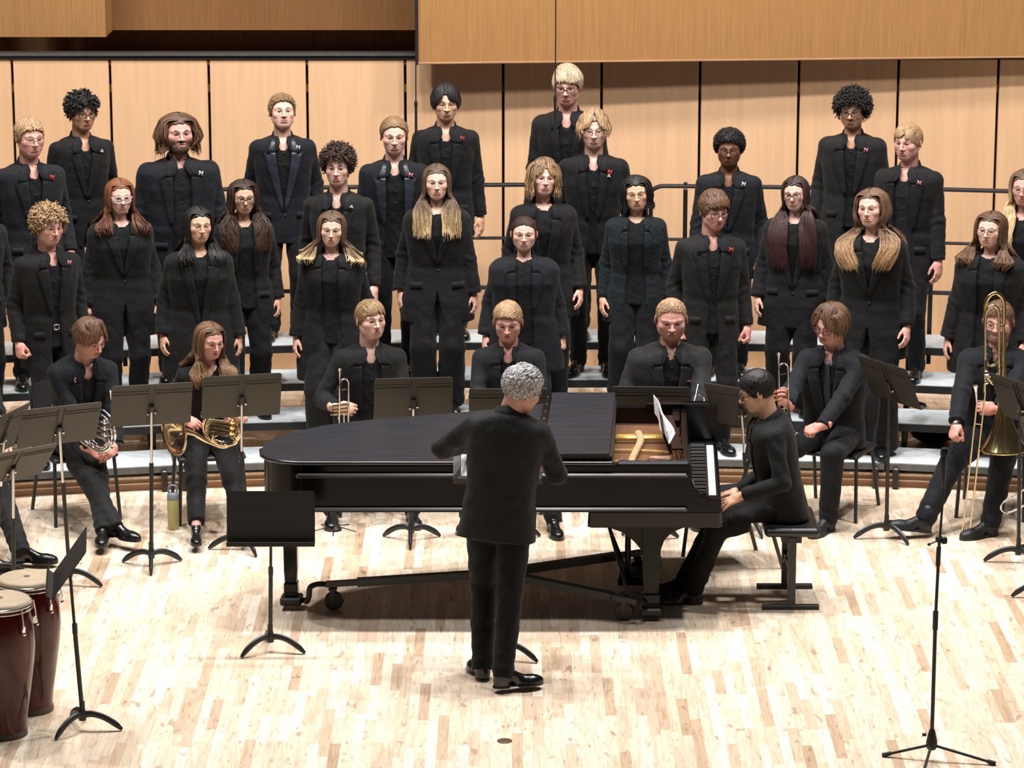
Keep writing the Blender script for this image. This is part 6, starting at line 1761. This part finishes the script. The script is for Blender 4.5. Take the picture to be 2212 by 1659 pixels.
# pianist
bl = (bx_ - .03, by_, 0); yw = -90; s_ = 1.74 / 1.75
def wl(px, py, Y): return tl(bl, yw, s_, P(px, py, Y))
person(loc=bl, H=1.74, yaw=yw, pose='sit', seat=.522, label='pianist with short black hair and dark glasses seated at the grand piano, hands in lap', lean=(12, 0), head=(0, 8, 0), hair='crop', hc='black', skin='asian', glasses=('dark', 'rect'),
       style='open', jacket='black', jw=.98, jd=1.05, hands=('flat', 'flat'), seed=61, sit_hem=-.10,
       arms={1: dict(wrist=wl(1604, 1070, 18.83), hint=(.3, .9, -.3), fingers=(-.1, -.85, -.42), back=(.45, -.35, .85)), -1: dict(wrist=wl(1598, 1060, 19.25), hint=(-.3, .9, -.3), fingers=(0, -.9, -.2), back=(0, -.3, 1))},
       legs={1: dict(ankle=(.11, -.555, .0865), foot=(4, 0), hint=(.1, -1, 1)), -1: dict(ankle=(-.11, -.60, .0865), foot=(0, 0), hint=(-.1, -1, 1))},
       hp=dict(n=520, len=.050, cap=.008, top=.014, dir=(.1, -.7, .3), sweep=.2, lift_dir=.12, mess=.08, w=.0058, side=.3), face=dict(eye=.6))

# conductor, seen from behind
cb = G(1078, 1458); cyaw = 172; cs = 1.82 / 1.75
def cl(px, py, Y): return tl((cb.x, cb.y, 0), cyaw, cs, P(px, py, Y))
CD = person(loc=(cb.x, cb.y, 0), H=1.82, yaw=cyaw, headup=-.035, headx=-.045, label='grey-haired conductor standing with his back to the hall, arms bent, charcoal jacket', jw=1.05, jacket='grey', style='open', hair='crop', hc='grey', skin='pink', glasses=('dark', 'rect'), head=(-46, 16, -6), lean=(5, -5), hem=-.145,
       arms={1: dict(wrist=cl(1015, 960, cb.y + .42), hint=(1, .1, -.55), fingers=(-.2, -.9, .3)), -1: dict(wrist=cl(1180, 998, cb.y + .34), hint=(-.55, .2, -1), fingers=(-.05, -.35, 1), back=(-.7, .3, .2))},
       legs={1: dict(ankle=tl((cb.x, cb.y, 0), cyaw, cs, G(1042, 1434, .09)), foot=(28, 0)), -1: dict(ankle=tl((cb.x, cb.y, 0), cyaw, cs, G(1086, 1462, .09)), foot=(-62, 0))},
       hp=dict(n=620, len=.042, curl=.004, cf=1.0, cap=.013, top=.008, w=.0068, dir=(.1, .5, .3), lift_dir=.02, mess=.25, side=.8), seed=62, hands=('loose', 'relax'), pants='pants', face=dict(fw=1.0))
# ------------------------------------------------------------------ instruments
M_BRASS = pm('brass', (0.80, 0.66, 0.42), rough=0.16, metal=1.0, var=0.06)
M_BRASSD = pm('yellow_brass', (0.74, 0.60, 0.30), rough=0.14, metal=1.0, var=0.06)
M_SILVER = pm('silver', (0.82, 0.82, 0.85), rough=0.12, metal=1.0, var=0.04)
def flare(r0, r1, L, n=16, pw=2.6): return [(r0 + (r1 - r0) * (i / n) ** pw * (1 if i < n else 1), L * i / n) for i in range(n + 1)]
def trumpet(base, axis, side, mats, label, s=1.0):
    """base: bell mouth centre; axis: from bell towards mouthpiece; side: direction in which leadpipe lies"""
    M = frame(base, axis, side) @ Matrix.Scale(s, 4)
    r = bpy.data.objects.new('trumpet', None); COL.objects.link(r); r.matrix_world = M; tag(r, label, 'trumpet')
    m1, m2 = mats
    m = MB(); prof = [(.0615 * (1 - t) ** 4.2 + .006 , .30 * t) for t in [i / 18 for i in range(19)]]; m.lathe(prof, 28, close=False); m.tube([(.0595 * math.cos(a), .0595 * math.sin(a), .001) for a in [2 * math.pi * k / 28 for k in range(28)]], .0016, 6, closed=True)
    o = m.build('bell', m1, r, smooth=True); sd = o.modifiers.new('s', 'SOLIDIFY'); sd.thickness = .0012
    m = MB(); m.tube(smooth_path([(0, 0, .29), (0, 0, .40), (.002, 0, .445), (.020, 0, .468), (.052, 0, .468), (.072, 0, .445), (.074, 0, .40), (.074, 0, .33)], 4), .0062, 10)
    m.tube([(.074, 0, .33), (.074, 0, .155)], .0058, 10); m.tube(smooth_path([(.074, 0, .155), (.073, 0, .12), (.055, 0, .098), (.037, 0, .098), (.022, -.018, .115), (.020, -.022, .15), (.020, -.022, .22)], 4), .0058, 10)
    m.tube([(.074, .0, .16), (.074, .0, .475)], .0050, 10)
    m.build('tubing', m1, r, smooth=True)
    m = MB()
    for z in (.235, .262, .289): m.tube([(-.005, -.018, z), (.115, -.018, z)], .0112, 12); m.tube([(.115, -.018, z), (.132, -.018, z)], .0035, 8); m.lathe([(.008, 0), (.008, .003), (0, .004)], 10, frame((.132, -.018, z), (1, 0, 0)))
    m.build('valves', m2, r, smooth=True)
    m = MB(); m.tube([(.040, -.03, .235), (.040, -.05, .225), (.040, -.06, .19), (.040, -.05, .17)], .0045, 8); m.tube([(.02, 0, .40), (.06, 0, .40)], .003, 6); m.tube([(.0, 0, .17), (.07, 0, .17)], .003, 6); m.build('braces', m2, r, smooth=True)
    m = MB(); m.lathe([(.0045, .585), (.006, .62), (.0075, .645), (.0125, .660), (.0135, .668), (.0100, .669), (0, .655)], 14, Matrix.Translation((.074, 0, -.125))); m.build('mouthpiece', M_SILVER, r, smooth=True)
    return r
# left trumpeter, instrument upright with its bell down on the thigh
b = P(752, 966, 20.62)
trumpet(tuple(b), (.02, .02, 1), (-.75, -.6, 0), (M_SILVER, M_BRASS), 'silver and gold trumpet held upright by the left trumpeter beside the piano', .98)
b = P(1704, 936, 20.58)
trumpet(tuple(b), (-.03, .03, 1), (-.8, -.5, 0), (M_SILVER, M_BRASS), 'slim silver trumpet held upright behind the pianist\'s head', 1.0)
b = P(1497, 968, 20.30)
trumpet(tuple(b), (.22, .75, .62), (-.8, -.5, 0), (M_SILVER, M_SILVER), 'silver trumpet lowered beside the knee of the red-bearded man', .9)

def horn(cen, right, up, nrm_, mat_, mat2, label, bell_dir, scale=1.0, lead=None):
    """coil lies in the plane right/up"""
    R = Vector(right).normalized(); U = Vector(up); U = (U - R * U.dot(R)).normalized(); N = R.cross(U)
    M = Matrix(((R.x, U.x, N.x, cen[0]), (R.y, U.y, N.y, cen[1]), (R.z, U.z, N.z, cen[2]), (0, 0, 0, 1))) @ Matrix.Scale(scale, 4)
    r = bpy.data.objects.new('french_horn', None); COL.objects.link(r); r.matrix_world = M; tag(r, label, 'french horn')
    # bell tail swings from the coil to the left and flares out
    pts = smooth_path([(.10, -.10, .0), (.02, -.145, .0), (-.08, -.12, .005), (-.17, -.07, .015), (-.235, -.045, .04), (-.275, -.04, .065), (-.30, -.038, .085)], 5)
    n = len(pts); rad = []
    for i in range(n):
        u = i / (n - 1); rad.append(.011 + .03 * u ** 2 + .115 * max(0, (u - .55) / .45) ** 3.2)
    m = MB(); m.tube(pts, rad, 28, caps=False)
    e = pts[-1]; d = (pts[-1] - pts[-2]).normalized(); fm_ = frame(e, d)
    m.tube([fm_ @ Vector((rad[-1] * math.cos(a), rad[-1] * math.sin(a), 0)) for a in [2 * math.pi * k / 28 for k in range(28)]], .003, 6, closed=True)
    o = m.build('bell', mat_, r, smooth=True); sd = o.modifiers.new('s', 'SOLIDIFY'); sd.thickness = .0015
    m = MB()
    for (rx, ry, z, cx, cy, r_) in ((.125, .13, 0, 0, -.01, .0085), (.108, .112, .016, .005, -.015, .0062), (.092, .095, -.014, 0, -.02, .006), (.075, .06, .02, .02, -.06, .0055)):
        m.tube([(cx + rx * math.cos(a), cy + ry * math.sin(a), z) for a in [2 * math.pi * k / 40 for k in range(40)]], r_, 8, closed=True)
    m.tube(smooth_path([(-.02, -.03, .03), (.06, -.05, .03), (.10, -.09, .02), (.05, -.125, .02), (-.03, -.12, .02), (-.06, -.08, .02), (-.02, -.05, .022)], 5), .0062, 8)
    m.tube(smooth_path([(.118, .02, 0), (.135, .07, .01), (.13, .13, .015), (.115, .20, .02)], 5), [.006 - .0001 * i for i in range(16)], 8)
    m.build('coil', mat_, r, smooth=True)
    m = MB()
    for i, y in enumerate((.055, .025, -.005, -.035)):   # valve slides
        for z in (.02, .032): m.tube([(-.085, y, z), (.055, y, z)], .0048, 8)
        m.tube([(-.085, y, .02), (-.096, y - .007, .024), (-.096, y - .014, .028), (-.085, y - .014, .032)], .0048, 8)
        m.tube([(-.085, y - .015, .026), (.05, y - .015, .026)], .0045, 8)
    m.build('valve_slides', mat_, r, smooth=True)
    for i, y in enumerate((.06, .02, -.02)):
        m = MB(); m.lathe([(.0, -.02), (.017, -.02), (.018, -.015), (.018, .018), (.014, .024), (0, .026)], 16, frame((.066, y, .022), (.2, 0, 1))); m.tube([(.07, y, .03), (.10, y + .004, .04), (.135, y + .005, .03)], .003, 6); m.build('rotary_valve', mat2, r, smooth=True)
    m = MB(); m.lathe([(.0045, 0), (.0055, .03), (.008, .05), (.0095, .056), (.0, .05)], 12, frame((.113, .205, .02), (-.1, 1, .05))); m.build('mouthpiece', M_SILVER, r, smooth=True)
    return r
c = P(480, 922, 20.48)
horn(tuple(c), (1, -.05, -.10), (.12, -.2, 1), None, M_BRASS, M_BRASSD, 'brass french horn resting on the right horn player\'s lap, bell to the left', None, 1.0)
c = P(214, 925, 20.42)
horn(tuple(c), (.78, -.50, -.05), (.10, -.1, 1), None, M_SILVER, M_SILVER, 'silver french horn standing on the left horn player\'s lap', None, 1.08)

# trombone, slide pointing down between the knees
Yt = 20.42
def tp(px, py, Y=Yt): return P(px, py, Y)
rb = tp(2150, 900)
tr = empty('trombone', tuple(rb), 0, 'large brass trombone with valve loops held upright by the seated player at right', 'trombone')
def rel(p): return p - rb
m = MB(); e = rel(tp(2168, 971)); d = (rel(tp(2168, 860)) - e).normalized(); L_ = (rel(tp(2168, 690)) - e).length
prof = [(.118 * (1 - t) ** 5 + .050 * (1 - t) ** 1.3 * (t < 1) * .55 + .0075, L_ * t) for t in [(i / 26) ** 1.3 for i in range(27)]]
m.lathe(prof, 32, frame(e, d), close=False); fm_ = frame(e, d); r0 = prof[0][0]
m.tube([fm_ @ Vector((r0 * math.cos(a), r0 * math.sin(a), 0)) for a in [2 * math.pi * k / 32 for k in range(32)]], .0022, 6, closed=True)
o = m.build('bell', M_BRASSD, tr, smooth=True); sd = o.modifiers.new('s', 'SOLIDIFY'); sd.thickness = .0015
m = MB()
m.tube(smooth_path([rel(tp(2168, 700)), rel(tp(2169, 665)), rel(tp(2166, 645)), rel(tp(2151, 633)), rel(tp(2135, 642)), rel(tp(2129, 660)), rel(tp(2129, 690))], 5), .0125, 12)
m.build('tuning_slide', M_BRASSD, tr, smooth=True)
m = MB()
m.tube([rel(tp(2129, 685)), rel(tp(2128, 760)), rel(tp(2128, 800))], .0095, 10)
m.tube(smooth_path([rel(tp(2128, 770, Yt - .03)), rel(tp(2129, 690, Yt - .03)), rel(tp(2133, 668, Yt - .03)), rel(tp(2145, 660, Yt - .03)), rel(tp(2156, 668, Yt - .03)), rel(tp(2158, 690, Yt - .03)), rel(tp(2158, 770, Yt - .03))], 5), .0085, 10)
for k_, (a_, b_) in enumerate(((796, 822), (808, 816), (800, 806))):
    m.tube(smooth_path([rel(tp(2130, a_ - 18, Yt - .03)), rel(tp(2132, a_ + 6, Yt - .04)), rel(tp(2145, b_ + 8, Yt - .045)), rel(tp(2157, a_ + 4, Yt - .03)), rel(tp(2158, a_ - 25, Yt - .03))], 5), .0080, 10)
m.tube(smooth_path([rel(tp(2129, 765)), rel(tp(2131, 782)), rel(tp(2140, 790)), rel(tp(2150, 786)), rel(tp(2158, 770))], 5), .0085, 10)
m.tube([rel(tp(2128, 795)), rel(tp(2127, 848))], .0078, 10)
m.build('valve_tubing', M_BRASS, tr, smooth=True)
m = MB()
for y in (722, 790): m.tube([rel(tp(2128, y)), rel(tp(2168, y))], .0035, 6)
for y in (693, 742, 763):
    for x in (2129, 2158): m.lathe([(.011, -.006), (.0125, 0), (.011, .006)], 12, frame(rel(tp(x, y)), (0, 0, 1)), close=False)
m.sphere(rel(tp(2131, 806, Yt - .05)), .020, 14, 10); m.sphere(rel(tp(2131, 826, Yt - .03)), .015, 12, 8)
m.build('braces', M_SILVER, tr, smooth=True)
m = MB(); m.tube([rel(tp(2110, 868)), rel(tp(2107, 900)), rel(tp(2080, 1140))], .0062, 10); m.tube([rel(tp(2128, 848)), rel(tp(2121, 915)), rel(tp(2096, 1140))], .0062, 10)
m.tube(smooth_path([rel(tp(2080, 1138)), rel(tp(2080, 1148)), rel(tp(2087, 1153)), rel(tp(2094, 1148)), rel(tp(2096, 1138))], 4), .0085, 10)
m.tube([rel(tp(2105, 915)), rel(tp(2122, 917))], .0045, 6); m.tube([rel(tp(2108, 866)), rel(tp(2128, 866))], .0045, 6)
m.build('slide', M_BRASS, tr, smooth=True)
m = MB(); e = rel(tp(2110, 870)); u_ = (rel(tp(2107, 833)) - e); m.lathe([(.006, 0), (.008, u_.length * .6), (.012, u_.length * .85), (.0185, u_.length * .95), (.0185, u_.length), (.010, u_.length - .002), (0, u_.length - .01)], 16, frame(e, u_)); m.build('mouthpiece', M_SILVER, tr, smooth=True)
# second slide at the right edge
rb2 = P(2185, 1085, 20.0); t2 = empty('trombone', tuple(rb2), 0, 'silver trombone slide reaching in from the right edge above the stand foot', 'trombone')
m = MB(); q_ = lambda x, y: P(x, y, 20.0) - rb2
m.tube(smooth_path([q_(2330, 985), q_(2212, 1058), q_(2175, 1080), q_(2163, 1090), q_(2164, 1102), q_(2176, 1108), q_(2190, 1103), q_(2212, 1092), q_(2330, 1022)], 5), .0062, 10); m.build('slide', M_SILVER, t2, smooth=True)
# black pack lying on the platform behind the risers' gap at the right
c = P(2022, 975, 22.42)
bp = empty('backpack', (c.x, 22.62, ZP), 0.2, 'black backpack lying under the risers left of the trombonist', 'bag')
v, q = sdf_mesh(lambda Q: smin(el(Q, (0, 0, .09), (.17, .10, .10)), el(Q, (.05, -.06, .07), (.09, .06, .06)), .03) + .004 * wob(Q, 40, 2), (-.2, -.16, -.03), (.2, .14, .22), .008)
raw_mesh('pack_body', v, q, fabric('pants'), bp)
m = MB(); m.tube(smooth_path([(-.05, 0, .17), (-.03, 0, .21), (.02, 0, .21), (.04, 0, .17)], 4), .006, 6); m.build('handle', fabric('char'), bp, smooth=True)
